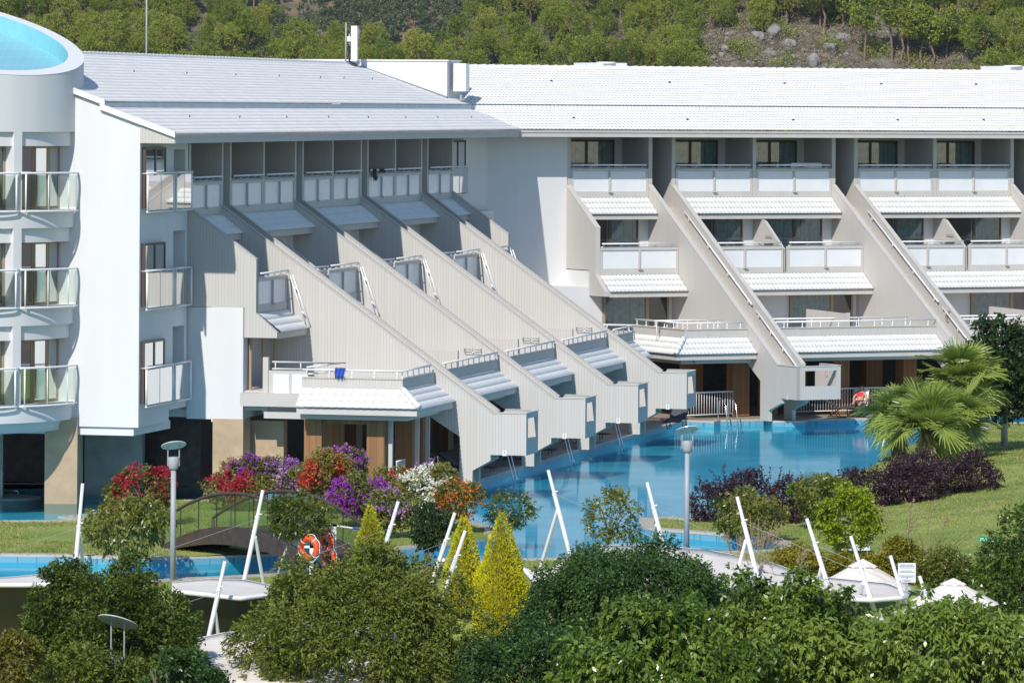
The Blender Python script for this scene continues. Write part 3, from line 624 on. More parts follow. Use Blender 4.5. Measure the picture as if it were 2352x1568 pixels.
# ---------------------------------------------------------------- hipped corner terraces of both end bays
def corner_terrace(W, root, s_side, s_end, n_in, C, sid_front, sid_side):
    nr, (rt, rb), (ro, rd) = C['nr'], C['zr'], C['awr']
    parapet(W, root, [(s_side, n_in), (s_side, nr), (s_end - .01, nr)][:2], rb, rt, sid_side, rail=False)
    parapet(W, root, [(s_side + .12, nr), (s_end - .01, nr)], rb, rt, sid_front, rail=False)
    r = MB(); zr = rt + .21; pts = [W.P(s_side + .07, n_in, zr), W.P(s_side + .07, nr - .07, zr), W.P(s_end - .2, nr - .07, zr)]
    r.tube(pts, .032); 
    for p, q in zip(pts[:-1], pts[1:]):
        ln = np.linalg.norm(q - p); k = int(ln / .8) + 1
        for i in range(k + 1):
            c = p + (q - p) * (.04 + .92 * i / k); r.tube([c - ZU * .21, c], .02, 6); r.disc(c - ZU * .21, .045, .03, 10)
    r.build('handrail', M['white_paint'], root, True)
    # tiled skirts: front (facing n) and side (facing -w), hip between
    v = W.n * ro - ZU * rd; ln = float(np.linalg.norm(v)); v /= ln; nz = W.n * rd + ZU * ro; nz /= np.linalg.norm(nz)
    t1 = tile_roof(W.P(0, nr, rb - .02), W.w, v, nz, ln, lambda q: s_side - ro * q / ln, lambda q: s_end - .01, 3, .17, .028, .004 if W.side == 'L' else .010, 5, .0 if W.side == 'L' else .015)
    v2 = -W.w * ro - ZU * rd; v2 /= np.linalg.norm(v2); nz2 = -W.w * rd + ZU * ro; nz2 /= np.linalg.norm(nz2)
    t2 = tile_roof(W.P(s_side, 0, rb - .02), W.n, v2, nz2, ln, lambda q: n_in, lambda q: nr + ro * q / ln, 3, .25, .045, .014, 5, .02)
    o = tile_obj('awning', root, [t1, t2])
    h = MB(); a, b_ = W.P(s_side, nr, rb + .03), W.P(s_side - ro, nr + ro, rb - rd + .06)
    for k in range(4):
        p, q = a + (b_ - a) * k / 4, a + (b_ - a) * (k + 1.12) / 4; h.tube([p, q], .085, 10, .10)
    h.build('hip_cap', M['tile'], o, True)
    f = MB(); zb_ = rb - rd - .045; e = ro - .06
    W.box(f, s_side - e, s_end - .02, nr + e - .03, nr + e, zb_ - .19, zb_); W.box(f, s_side - e, s_side - e + .03, n_in, nr + e - .032, zb_ - .19, zb_)
    f.build('fascia', M['trim'], o)
    f = MB(); W.box(f, s_side - e + .03, s_end, n_in, nr + e - .03, zb_ - .10, zb_ - .03); W.box(f, s_side - .25, s_end, nr - .05, nr + .2, zb_ - .36, zb_ - .1); W.box(f, s_side - .25, s_side, n_in, nr - .05, zb_ - .36, zb_ - .1)
    W.box(f, s_side + .12, s_end, n_in - 2, nr - .13, rb - .6, rb - .2)
    f.build('soffit', M['trim'], o)
corner_terrace(WL, HL, -3.87, 0.0, -4.0, CL, 'sid_wL', 'sid_nL')
corner_terrace(WR, HR, -7.4, -4.66, 3.9, CR, 'sid_wR', 'sid_nR')
parapet(WL, HL, [(29.9, -0.9), (29.9, -5.5)], 3.42, 3.76, 'sid_nL')
# panelled side balcony and window next to the left corner terrace
e = MB(); WL.box(e, -3.4, -3.3, -5.35, -4.0, 2.6, 3.9); WL.box(e, -3.45, -3.28, -5.37, -5.2, 2.6, 4.3); WL.box(e, -3.55, -3.3, -5.3, -4.0, 2.45, 2.65); o = e.build('balcony', M['trim'], HL)
for n0 in (-5.05, -4.45):
    q = MB(); WL.box(q, -3.415, -3.395, n0, n0 + .5, 2.95, 3.8); q.build('panel', M['frost'], o)
q = MB()
for z in (3.95, 4.16): q.tube([WL.P(-3.35, -5.1, z), WL.P(-3.35, -2.8, z), WL.P(-3.75, -3.9, z - .12)], .028)
for n0 in (-5, -4.2, -3.4): q.tube([WL.P(-3.35, n0, 3.9), WL.P(-3.35, n0, 4.16)], .018, 6)
q.build('handrail', M['white_paint'], o, True)
window(HL, WL.P(-2.95, -6.0, 2.75), WL.w, WL.n, 2.6, 2.15, 2, 'tanframe', curt=None)
# wooden posts and frame under the left corner terrace
for n0, s0 in ((-4.0, -3.62), (-2.03, -3.62), (-1.6, -1.9), (-1.6, -0.6), (-4, -1.5)):
    e = MB(); WL.box(e, s0, s0 + .5, n0, n0 + .55, .33, 2.56); e.build('column', M['wood'], HL)
e = MB(); WL.box(e, -3.55, -3.3, -3.44, -2.04, 2.33, 2.55); e.build('lintel', M['wood'], HL)
for n0, s0 in ((-1.42, -3.35), (-1.05, -1.6), (-1.05, -.3)):
    e = MB(); WL.box(e, s0, s0 + .12, n0, n0 + .12, .33, 2.56); e.build('post', M['trim'], HL)
# balustrades of thin white bars under both wings
def bar_rail(W, root, a, b, zt=1.3, z0=.36):
    r = MB(); p, q = W.P(*a, 0), W.P(*b, 0); ln = np.linalg.norm(q - p); k = int(ln / .12)
    r.tube([p + ZU * zt, q + ZU * zt], .028); r.tube([p + ZU * (z0 + .1), q + ZU * (z0 + .1)], .02, 6)
    for i in range(k + 1): c = p + (q - p) * i / k; r.tube([c + ZU * (z0 if i in (0, k) else z0 + .1), c + ZU * zt], .012, 5)
    return r.build('bar_railing', M['white_paint'], root, True)
bar_rail(WR, HR, (-7.6, 7.6), (-4.9, 7.2)); bar_rail(WR, HR, (-2.4, 7.0), (3.4, 7.0)); bar_rail(WR, HR, (5.2, 7.0), (11.8, 7.0)); bar_rail(WL, HL, (-1.3, -2.6), (-.2, -2.6)); bar_rail(WL, HL, (-3.2, -1.2), (-2.2, -1.2), 1.2)
for a, b_ in (((-4.62, 6.2), (-3.9, 6.7)), ((-3.3, 6.3), (-2.7, 6.8)), ((-.3, 6.3), (.45, 6.8)), ((3.0, 6.0), (3.6, 6.6))):
    e = MB(); WR.box(e, a[0], b_[0], a[1], b_[1], .33, 2.58); e.build('column', M['wood'], HR)

# white plant room straddling the roof junction
e = MB(); WL.prof(e, [(-9.45, 12.05), (-9.45, 13.70), (-17.5, 13.70), (-17.5, 12.6), (-13.2, 13.35)], 35.2, 37.2)
pr = e.build('roof_room', M['white'], HL)
e = MB(); WL.prof(e, [(-9.42, 12.20), (-9.42, 12.34), (-13.2, 13.62), (-13.2, 13.48)], 35.08, 35.196); e.build('flashing', mat('grey_flashing', (.22, .21, .24), .7), pr)
e = MB(); WL.box(e, 35.15, 37.25, -18.6, -9.40, 13.702, 13.75); e.build('capping', M['white_paint'], pr)
e = MB(); c = WL.P(35.6, -9.30, 12.55); e.obox(c, nL * .49, wL * .55, ZU * 1.07); cab = e.build('roof_cabinet', M['white_paint'], HL)
e = MB(); e.tube([WL.P(35.8, -9.05, 12.2), WL.P(35.8, -9.05, 12.56)], .05); e.build('stand', M['grey_metal'], HL)
# ---------------------------------------------------------------- things on the roof
def thing_mb(name, b, m, label, cat, group=None, smooth=False, origin=None):
    o = b.build(name, m, None, smooth, origin); return tag(o, label, cat, group)
def fan_unit(c, label):
    t = empty('fan_unit', c, label, 'roof fan'); b = MB(); a = wR
    b.hexa([c - a * .75 - nR * .7 - ZU * .8, c + a * .75 - nR * .7 - ZU * .8, c + a * .75 + nR * .7 - ZU * .8, c - a * .75 + nR * .7 - ZU * .8, c - a * .82 - nR * .75 + ZU * .22, c + a * .82 - nR * .75 + ZU * .22, c + a * .82 + nR * .75 + ZU * .22, c - a * .82 + nR * .75 + ZU * .22])
    b.build('housing', M['white_paint'], t); b = MB(); b.lathe(c + nR * .5 - ZU * .8, [(.36, 0), (.36, .98), (.40, .98), (.40, 1.05), (.3, 1.06)], 20); b.build('fan_cowl', M['white_paint'], t, True)
fan_unit(WR.P(WR.px(1379, 150, n_=-7.2)[0], -7.2, 13.55), 'white roof fan housing standing behind the ridge near the middle of the right roof')
fan_unit(WR.P(WR.px(2312, 158, n_=-7.2)[0], -7.2, 13.6), 'white roof fan housing behind the ridge at the right edge of the photo')
p = at_y(337, 130, 215); b = MB(); b.tube([p - ZU * 3, at_y(337, -90, 215)], .045, 8, .03); thing_mb('flagpole', b, M['grey_metal'], 'slim grey pole rising behind the left roof against the pines', 'pole', smooth=True, origin=p - ZU * 3)
c = WL.P(*WL.px(805, 150, n_=-13.0)); t = empty('phone_antenna', c, 'white panel phone antenna with pole and cables at the ridge end of the left roof', 'antenna')
b = MB(); b.tube([c + V(-.18, 0, -.1), c + V(-.18, 0, 1.62)], .03); b.tube([c + V(-.05, .1, -.1), c + V(-.05, .1, 1.2)], .03); b.build('pole', M['grey_metal'], t, True)
b = MB(); b.obox(c + V(.02, -.1, .15), V(.22, -.05, 0), V(0.05, .12, 0), V(0, 0, 1.35)); b.build('antenna_panel', M['white_paint'], t)
b = MB(); b.obox(c + V(-.13, 0, .9), V(.13, 0, 0), V(0, .1, 0), V(0, 0, .2)); b.build('radio_unit', M['white_paint'], t)
b = MB()
for i in range(4): b.tube([c + V(-.1 + .03 * i, -.05, .9 - .1 * i), c + V(-.08 + .04 * i + .04 * (-1) ** i, -.08, .5), c + V(-.06 + .05 * i, -.05, .15), c + V(.1 + .06 * i, -.1, -.05)], .018, 5)
b.build('cable', M['black'], t, True)

# ---------------------------------------------------------------- round tower
TX, TY, TR = -17.29, 148.8, 4.43
TW = empty('round_tower', (TX, TY, 2.4), 'white round tower with slanted blue topped rim and glass balconies at the left edge', 'building')
def cp(ang, r, z): a_ = rad(ang); return V(TX + r * math.sin(a_), TY - r * math.cos(a_), z)
GX, GY = -0.205, 0.225
def ztop(p): return 14.16 + GX * (p[0] - TX) + GY * (p[1] - TY)
def arc(a0, a1): return list(np.linspace(a0, a1, max(2, int(abs(a1 - a0) / 1.5) + 1)))
b = MB(); bays = [(-128, -96), (-92, -60), (-56, -24), (-20 + 0, 12), (36 - 20, 36 + 12 - 0)][:0]
bays = [(c - 16.8, c + 16.8) for c in (58.4, 21.1, -16.2, -53.5)]
bands = [(2.62, 3.15), (5.46, 6.03), (8.32, 8.86)]; recs = [(3.15, 5.46), (6.03, 8.32), (8.86, 11.15)]; RR = 0.35
def patch(a0, a1, z0, z1, r):
    an = arc(a0, a1); p = [cp(a, r, z0) for a in an] + [cp(a, r, z1) for a in an]; n = len(an)
    b.add(p, [(i, i + 1, n + i + 1, n + i) for i in range(n - 1)])
patch(-180, 180, 2.62, 3.15, TR)
for z0, z1 in bands[1:]: patch(-180, 180, z0, z1, TR)
edges = sorted(bays); prev = -180
for a0, a1 in edges + [(180, 180)]:
    if a0 > prev:
        for z0, z1 in recs: patch(prev, a0, z0, z1, TR)
    prev = a1
for a0, a1 in bays:
    for z0, z1 in recs:
        zl = z1 - 0.42; patch(a0, a1, z0, zl, TR - RR - .25); patch(a0, a1, zl, z1, TR - .12)
        an = arc(a0, a1); n = len(an)
        for z, r1, r0, flip in ((z0, TR, TR - RR - .25, 0), (zl, TR - .12, TR - RR - .25, 1), (z1, TR, TR - .12, 1)):
            p = [cp(a, r1, z) for a in an] + [cp(a, r0, z) for a in an]; b.add(p, [(i, i + 1, n + i + 1, n + i) for i in range(n - 1)])
        for a in (a0, a1): b.poly([cp(a, TR, z0), cp(a, TR, z1), cp(a, TR - RR - .25, z1), cp(a, TR - RR - .25, z0)])
an = list(np.linspace(-180, 180, 145)); n = len(an)
lo = [cp(a, TR, 11.15) for a in an]; hi = [cp(a, TR, ztop(cp(a, TR, 0))) for a in an]; b.add(lo + hi, [(i, i + 1, n + i + 1, n + i) for i in range(n - 1)])
b.build('wall', M['white'], TW, True).data
b = MB(); RI = 3.96
o_ = [cp(a, TR + .01, ztop(cp(a, TR, 0)) + .0) for a in an]; i_ = [cp(a, RI, ztop(cp(a, RI, 0)) + .0) for a in an]; d_ = [cp(a, RI - .02, ztop(cp(a, RI, 0)) - .55) for a in an]
b.add(o_ + i_, [(i, i + 1, n + i + 1, n + i) for i in range(n - 1)]); b.build('rim', M['white_paint'], TW)
b = MB(); b.add(i_ + d_, [(i, i + 1, n + i + 1, n + i) for i in range(n - 1)]); b.build('inner_wall', mat('turquoise_paint', (.22, .54, .62), .5, .1), TW, True)
b = MB(); b.poly([cp(a, RI, ztop(cp(a, RI, 0)) - .5) for a in an[:-1]]); b.build('blue_roof', M['roofpool'], TW)
b = MB(); b.lathe((TX, TY, 0), [(4.1, 2.3), (4.1, 2.45), (4.2, 2.62), (TR, 2.622)], 72); b.build('base_ring', M['white'], TW, True)
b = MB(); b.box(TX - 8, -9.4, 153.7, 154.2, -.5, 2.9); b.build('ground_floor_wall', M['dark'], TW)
b = MB(); b.box(-12.95, -11.2, 151.2, 153.69, -.5, 2.9); b.build('stone_wall', M['greystone'], TW)
for x0, m in ((-13.82, 'stone'), (-16.2, 'greystone'), (-18.6, 'greystone')):
    b = MB(); b.box(x0, x0 + .97, 147.5 + (0 if x0 > -14 else 1.6), 149.4, -.3, 2.66); b.build('pier', M[m], TW)
for c0_ in (58.4, 21.1, -16.2):
    for z0, z1 in recs:
        c = c0_; r = TR - RR - .25
        for a0, a1, fm, ct in ((c - 16.8, c - 4.5, 'tanframe', (0, 1)), (c - 4.5, c + 6, 'tanframe', (.25, 1)), (c + 6, c + 16.8, 'tanframe', (0, 1))):
            p, q = cp(a0, r, z0 + .02), cp(a1, r, z0 + .02); u = q - p; wd = np.linalg.norm(u); u = u / wd; window(TW, p + cp((a0 + a1) / 2, .03, 0) - V(TX, TY, 0), u, V(u[1], -u[0], 0), wd, z1 - z0 - .44, 1, fm, curt=ct)
        c += .6; g = MB(); zt_ = z0 + 1.08; an2 = list(np.linspace(c - 18.6, c + 18.6, 19))
        rb_ = lambda a: TR + .07 + .13 * math.cos(rad((a - c) / 18.6 * 90)) ** .7 if abs(a - c) < 18.5 else TR + .05
        for z in (zt_, z0 - .04): g.tube([cp(a, rb_(a), z) for a in an2], .032)
        for a in (an2[1], an2[6], an2[12], an2[-2]): g.tube([cp(a, rb_(a), z0 - .04), cp(a, rb_(a), zt_)], .028 if a in (an2[1], an2[-2]) else .018, 6)
        o = g.build('balcony_rail', M['white_paint'], TW, True)
        g = MB(); p = [cp(a, rb_(a) - .01, z0 + .06) for a in an2[1:-1]] + [cp(a, rb_(a) - .01, zt_ - .07) for a in an2[1:-1]]; k = len(an2) - 2
        g.add(p, [(i, i + 1, k + i + 1, k + i) for i in range(k - 1)]); g.build('glass_panel', M['railglass'], o, True)
# ================================================================== GROUND, POOL
from mathutils.geometry import delaunay_2d_cdt
ZD = 0.30
def XY(x, y, z=ZD): p = at_z(x, y, z); return (p[0], p[1])
def inside(path, x, y):
    c = False; n = len(path)
    for i in range(n):
        (x1, y1), (x2, y2) = path[i], path[(i + 1) % n]
        if (y1 > y) != (y2 > y) and x < (x2 - x1) * (y - y1) / (y2 - y1) + x1: c = not c
    return c
def filled(name, path, step, zf, m, smooth=True):
    P = [Vector(p[:2]) for p in path]; n = len(P)
    xs, ys = [p[0] for p in path], [p[1] for p in path]; g = []
    x = min(xs)
    while x < max(xs):
        y = min(ys)
        while y < max(ys):
            if inside(path, x, y): g.append(Vector((x, y)))
            y += step[1]
        x += step[0]
    co, ed, fa, *_ = delaunay_2d_cdt(P + g, [], [list(range(n))], 1, 1e-4)
    me = bpy.data.meshes.new(name); me.from_pydata([(c.x, c.y, zf(c.x, c.y)) for c in co], [], fa); me.update()
    if smooth: me.polygons.foreach_set('use_smooth', np.ones(len(me.polygons), bool))
    o = link_mesh(name, me, m); o['kind'] = 'structure'; return o
def edge_strip(name, path, width, z, m, closed=False, zf=None):
    """coping strip on the land side (left of travel)"""
    P = [V(p[0], p[1], 0) for p in path]; n = len(P); off = []
    for i in range(n):
        a = P[(i - 1) % n] if (closed or i > 0) else P[i]; b = P[(i + 1) % n] if (closed or i < n - 1) else P[i]
        t = b - a; t /= np.linalg.norm(t); off.append(P[i] + V(-t[1], t[0], 0) * width)
    mb = MB(); rng = range(n if closed else n - 1)
    for i in rng:
        j = (i + 1) % n
        mb.hexa([P[i] + ZU * (z - .05), P[j] + ZU * (z - .05), off[j] + ZU * (z - .05), off[i] + ZU * (z - .05), P[i] + ZU * (z + .012), P[j] + ZU * (z + .012), off[j] + ZU * (z + .012), off[i] + ZU * (z + .012)])
    return struct(name, mb, m)
def wall_strip(name, path, z0, z1, m, closed=False):
    n = len(path)
    for a, b_, mm in ((z0, .10, M['poolfloor']), (.10, z1, m)):      # plain below the water, tiled above it
        mb = MB()
        for i in range(n if closed else n - 1):
            p, q = path[i], path[(i + 1) % n]; mb.poly([V(*p, a), V(*q, a), V(*q, b_), V(*p, b_)])
        o = struct(name, mb, mm)
    return o
def Lxy(s, n_): p = WL.P(s, n_, 0); return (p[0], p[1])
def Rxy(s, n_): p = WR.P(s, n_, 0); return (p[0], p[1])
def smooth_path(path, k=3):
    """Catmull-Rom through the points"""
    out = []; n = len(path)
    for i in range(n - 1):
        p0, p1, p2, p3 = path[max(i - 1, 0)], path[i], path[i + 1], path[min(i + 2, n - 1)]
        for j in range(k):
            t = j / k; out.append(tuple(0.5 * (2 * p1[d] + (p2[d] - p0[d]) * t + (2 * p0[d] - 5 * p1[d] + 4 * p2[d] - p3[d]) * t * t + (3 * p1[d] - p0[d] - 3 * p2[d] + p3[d]) * t ** 3) for d in (0, 1)))
    return out + [path[-1]]
g = MB(); g.box(-3000, 3000, -200, 5200, -3.6, -3.3); struct('ground', g, M['soil'])
g = MB(); g.box(-60, 70, 120.9, 215, -.5, -.2); struct('pool_floor', g, M['poolfloor'])
g = MB(); g.poly([V(-60, 120.9, .1), V(60, 120.9, .1), V(60, 212, .1), V(-60, 212, .1)]); struct('pool_water', g, M['water'])
deck_edge = [(-45, XY(-100, 1112)[1] - .3), XY(560, 1114), XY(690, 1124), XY(1040, 1134), Lxy(2.2, .05), Lxy(18, .05), Lxy(33.2, .35), XY(1640, 968), XY(1655, 965), XY(1760, 963), XY(1775, 967), XY(1850, 967), XY(1862, 963), XY(2000, 961), XY(2200, 957), XY(2600, 948)]
deck = deck_edge + [Rxy(26, -3), Rxy(-9, -3), Lxy(36, -10), Lxy(-8, -16), (-45, 158)]
mb = MB(); mb.poly([V(*p, ZD) for p in deck]); struct('deck', mb, M['deck'])
edge_strip('deck_coping', deck_edge, .38, ZD, M['coping']); wall_strip('pool_wall', deck_edge, -.4, ZD - .05, M['pooltile'])
isl = smooth_path([(-40, XY(-100, 1197)[1]), XY(0, 1195), XY(133, 1186), XY(227, 1176), XY(280, 1158), XY(350, 1150), XY(470, 1147), XY(630, 1146), XY(760, 1149), XY(900, 1165), XY(1010, 1182), XY(1090, 1200), XY(1140, 1211), XY(1147, 1219), XY(1137, 1233), XY(1084, 1242), XY(971, 1254), XY(830, 1264), XY(640, 1272), XY(430, 1279), XY(300, 1280), XY(170, 1276), XY(0, 1273), (-40, XY(-100, 1271)[1])], 3)[::-1]
filled('lawn_island', isl, (1.2, 1.2), lambda x, y: ZD - .01 + .06 * math.sin(x * .7) * math.sin(y * .5), M['grass'])
edge_strip('island_coping', isl, .42, ZD, M['coping'], True); wall_strip('pool_wall', isl, -.4, ZD - .05, M['pooltile'], True)
def sstep(a, b, x): t = min(1, max(0, (x - a) / (b - a))); return t * t * (3 - 2 * t)
def zlawn(x, y):
    z = ZD - .01 + 1.0 * math.exp(-((x - 19) / 5.5) ** 2 - ((y - 152) / 14) ** 2) * sstep(8, 13, x) + .35 * math.exp(-((x - 14) / 4) ** 2 - ((y - 138) / 6) ** 2)
    return z - 3.2 * sstep(120.5, 112.5, y)
shore = smooth_path([(60, XY(2352, 960)[1]), XY(2352, 970), XY(2255, 983), XY(2160, 1005), XY(2080, 1028), XY(2052, 1042), XY(2010, 1073), XY(1960, 1093), XY(1880, 1118), XY(1700, 1170), XY(1600, 1190), XY(1540, 1187), XY(1470, 1189)], 3)
chan = smooth_path([XY(1470, 1189), XY(1477, 1211), XY(1568, 1220), XY(1690, 1230), XY(1770, 1243), XY(1802, 1255), XY(1770, 1262), XY(1700, 1265), XY(1568, 1270), XY(1400, 1279), XY(1197, 1283), XY(1094, 1290), XY(860, 1306), XY(640, 1317), XY(400, 1328), XY(0, 1337), (-40, XY(-100, 1341)[1])], 3)
land = (shore + chan[1:])
filled('lawn', land + [(-40, 96), (60, 96)], (1.3, 1.3), zlawn, M['grass'])
edge_strip('lawn_coping', land[3:], .42, ZD + .01, M['coping']); wall_strip('pool_wall', land, -.4, ZD - .04, M['pooltile'])
# round spa step at the left and its grab rail
c = at_z(20, 1143, 0.1); mb = MB(); mb.lathe((c[0], c[1], 0), [(1.0, -1.2), (1.0, .08), (.95, .14), (0.01, .15)], 28); struct('pool_step', mb, M['greystone'])
b = MB(); b.tube([V(c[0] - .1, c[1] - .3, .1), V(c[0] - .1, c[1] - .3, .34), V(c[0] + .3, c[1] - .3, .34), V(c[0] + .35, c[1] - .3, .1)], .015, 6)
thing_mb('grab_rail', b, M['steel'], 'small bent steel grab rail on the round pool step below the tower', 'rail', smooth=True, origin=V(c[0], c[1] - .3, .1))

# ------------------------------------------------------------------ pool ladders
wheres = ['closest to the corner terrace', 'second from the corner terrace', 'third from the corner terrace']
def ladder(p, out, label):
    t = empty('pool_ladder', p, label, 'ladder', 'pool ladders along the deck edge'); sd = V(-out[1], out[0], 0)
    for k in (-.22, .22):
        b = MB(); q = p + sd * k
        b.tube([q - out * .35, q - out * .35 + ZU * .62, q - out * .25 + ZU * .8, q - out * .02 + ZU * .82, q + out * .18 + ZU * .6, q + out * .42 - ZU * .3, q + out * .5 - ZU * .9], .022, 8); b.build('rail', M['steel'], t, True)
    b = MB()
    for z in (-.2, -.5): b.obox(p + out * .36 - sd * .22 + ZU * z, sd * .44, out * .1, ZU * .03)
    b.build('step', M['steel'], t)
for s, wd in zip((5.6, 13.8, 21.7), wheres): ladder(WL.P(s, 0, ZD), nL, 'steel pool ladder on the left wing deck, ' + wd)
q = XY(1672, 966); ladder(V(*q, ZD), nR, 'steel pool ladder below the first balustrade of the right wing')
# ------------------------------------------------------------------ loungers
def lounger(p, d, label, cat='sun lounger', cloth='darkcloth', back=0.35, grp=None):
    t = empty('sun_lounger', p, label, cat, grp); sd = V(-d[1], d[0], 0); P = lambda u, s_, z: p + d * u + sd * s_ + ZU * z
    b = MB(); prof = [(-.55, .38 + back), (-.25, .40 + back * .45), (0, .36), (.45, .42), (.9, .36), (1.25, .34)]
    b.add([P(u, -.28, z) for u, z in prof] + [P(u, .28, z) for u, z in prof] + [P(u, -.28, z - .025) for u, z in prof] + [P(u, .28, z - .025) for u, z in prof],
          [(i, i + 1, 7 + i, 6 + i) for i in range(5)] + [(12 + i, 18 + i, 19 + i, 13 + i) for i in range(5)] + [(i, 12 + i, 13 + i, i + 1) for i in range(5)] + [(6 + i, 7 + i, 19 + i, 18 + i) for i in range(5)])
    b.build('sling', M[cloth], t)
    for s_ in (-.3, .3):
        b = MB(); b.tube([P(u, s_, z - .02) for u, z in prof], .016, 6); b.tube([P(-.3, s_, .4), P(.05, s_, .02), P(.35, s_, .02), P(.7, s_, .36)], .015, 6); b.tube([P(.1, s_, .34), P(-.4, s_, .02)], .015, 6); b.build('frame', M['black'], t, True)
    return t
lounger(V(*XY(1556, 985), ZD), -wL, 'dark folding lounger in shade under the farthest landing box of the left wing', grp='folded loungers under the stairs')
for s, nm in ((3.2, 'closest to the corner terrace'), (11.4, 'second from the corner terrace'), (19.8, 'third from the corner terrace')):
    lounger(WL.P(s, -.9, ZD), nL, 'dark lounger in shade under the landing box ' + nm, grp='folded loungers under the stairs')
pl_ = at_z(1925, 958, ZD); lounger(pl_, V(.93, -.2, 0), 'grey sling lounger with curved black runners at the water edge under the right wing', back=.30)
pw = at_z(1975, 953, ZD)
t = empty('recliner', pw, 'pale backrest recliner carrying the person in a red top', 'sun lounger')
dw = V(-.25, -.95, 0); dw /= np.linalg.norm(dw); sw = V(-dw[1], dw[0], 0)
PW = lambda u, s_, z: pw + dw * u + sw * s_ + ZU * z
b = MB(); b.hexa([PW(-.05, -.3, .33), PW(-.05, .3, .33), PW(0.0, .3, .38), PW(0.0, -.3, .38), PW(-.45, -.28, .98), PW(-.45, .28, .98), PW(-.38, .28, .98), PW(-.38, -.28, .98)]); b.build('backrest', M['sail'], t)
b = MB(); b.hexa([PW(0, -.3, .30), PW(1.2, -.3, .28), PW(1.2, .3, .28), PW(0, .3, .30), PW(0, -.3, .36), PW(1.2, -.3, .34), PW(1.2, .3, .34), PW(0, .3, .36)]); b.build('seat', M['darkcloth'], t)
for u, s_ in ((.05, -.27), (.05, .27), (1.1, -.27), (1.1, .27)):
    b = MB(); b.tube([PW(u, s_, .3), PW(u, s_, 0)], .018, 6); b.build('leg', M['black'], t)
# the person: one skinned figure, half lying against the backrest
def skinned(name, joints, edges, radii, m, parent, root=0, lv=2):
    me = bpy.data.meshes.new(name); me.from_pydata([tuple(j - ORG[parent.name]) for j in joints], edges, []); o = link_mesh(name, me, m, parent)
    md = o.modifiers.new('s', 'SKIN'); md.use_smooth_shade = True; sk = me.skin_vertices[0].data
    for i, r in enumerate(radii): sk[i].radius = (r, r) if np.isscalar(r) else r
    sk[root].use_root = True; o.modifiers.new('u', 'SUBSURF').render_levels = lv; return o
pp = empty('person', PW(.1, 0, .36), 'person in a red top and sunglasses lying back on the pale recliner by the pool', 'person')
J = [PW(.10, 0, .46), PW(-.05, 0, .62), PW(-.18, 0, .80), PW(-.24, 0, .90), PW(-.27, 0, 1.0), PW(-.25, 0, 1.12),
     PW(-.15, -.17, .82), PW(-.02, -.26, .62), PW(.16, -.20, .52), PW(-.15, .17, .82), PW(-.02, .26, .62), PW(.16, .20, .52),
     PW(.14, -.10, .45), PW(.52, -.12, .60), PW(.92, -.10, .42), PW(1.02, -.10, .50), PW(.14, .10, .45), PW(.54, .13, .50), PW(.98, .14, .40), PW(1.07, .15, .48),
     PW(.24, -.16, .50), PW(.24, .16, .50)]
E_ = [(0, 1), (1, 2), (2, 3), (3, 4), (4, 5), (2, 6), (6, 7), (7, 8), (2, 9), (9, 10), (10, 11), (0, 12), (12, 13), (13, 14), (14, 15), (0, 16), (16, 17), (17, 18), (18, 19), (8, 20), (11, 21)]
Rr = [.12, .11, .13, .055, .085, .08, .055, .042, .032, .055, .042, .032, .085, .06, .04, .035, .085, .06, .04, .035, .028, .028]
skinned('body', J, E_, Rr, M['skin'], pp)
skinned('top', [PW(-.03, 0, .62), PW(-.12, 0, .74), PW(-.165, 0, .80), PW(-.13, -.12, .80), PW(-.13, .12, .80)], [(0, 1), (1, 2), (2, 3), (2, 4)], [.13, .14, .135, .085, .085], M['red'], pp)
skinned('hair', [PW(-.31, 0, 1.0), PW(-.30, 0, 1.10), PW(-.25, 0, 1.18), PW(-.30, 0.06, .92)], [(0, 1), (1, 2), (0, 3)], [.075, .085, .06, .04], M['darkwood'], pp)
b = MB(); b.tube([PW(-.185, -.06, 1.10), PW(-.17, 0, 1.10), PW(-.185, .06, 1.10)], .018, 6); b.build('sunglasses', M['black'], pp)
skinned('shorts', [PW(.06, 0, .47), PW(.14, -.09, .46), PW(.30, -.11, .52), PW(.14, .09, .46), PW(.30, .115, .48)], [(0, 1), (1, 2), (0, 3), (3, 4)], [.125, .095, .085, .095, .085], M['darkcloth'], pp)
b = MB(); b.box(*(lambda c: (c[0] - .25, c[0] + .25, c[1] - .05, c[1] + .45, ZD, ZD + .42))(at_z(2040, 948, ZD))); q = at_z(2040, 948, ZD)
t = empty('chair', q, 'dark chair with a white towel draped on it behind the palms', 'chair')
b = MB(); b.box(q[0] - .25, q[0] + .25, q[1], q[1] + .5, ZD + .40, ZD + .45); b.box(q[0] - .25, q[0] + .25, q[1] + .45, q[1] + .5, ZD + .45, ZD + .85)
for sx in (-.23, .23):
    for sy in (.03, .47): b.tube([V(q[0] + sx, q[1] + sy, ZD), V(q[0] + sx, q[1] + sy, ZD + .42)], .018, 6)
b.build('seat', M['black'], t)
b = MB()
b.hexa([V(q[0] - .22, q[1] + .41, ZD + .5), V(q[0] + .22, q[1] + .41, ZD + .46), V(q[0] + .22, q[1] + .44, ZD + .46), V(q[0] - .22, q[1] + .44, ZD + .5), V(q[0] - .24, q[1] + .42, ZD + .9), V(q[0] + .24, q[1] + .42, ZD + .88), V(q[0] + .24, q[1] + .53, ZD + .87), V(q[0] - .24, q[1] + .53, ZD + .9)])
thing_mb('towel', b, M['white_paint'], 'white towel hung over the dark chair behind the palms', 'towel', origin=q + ZU * .5)

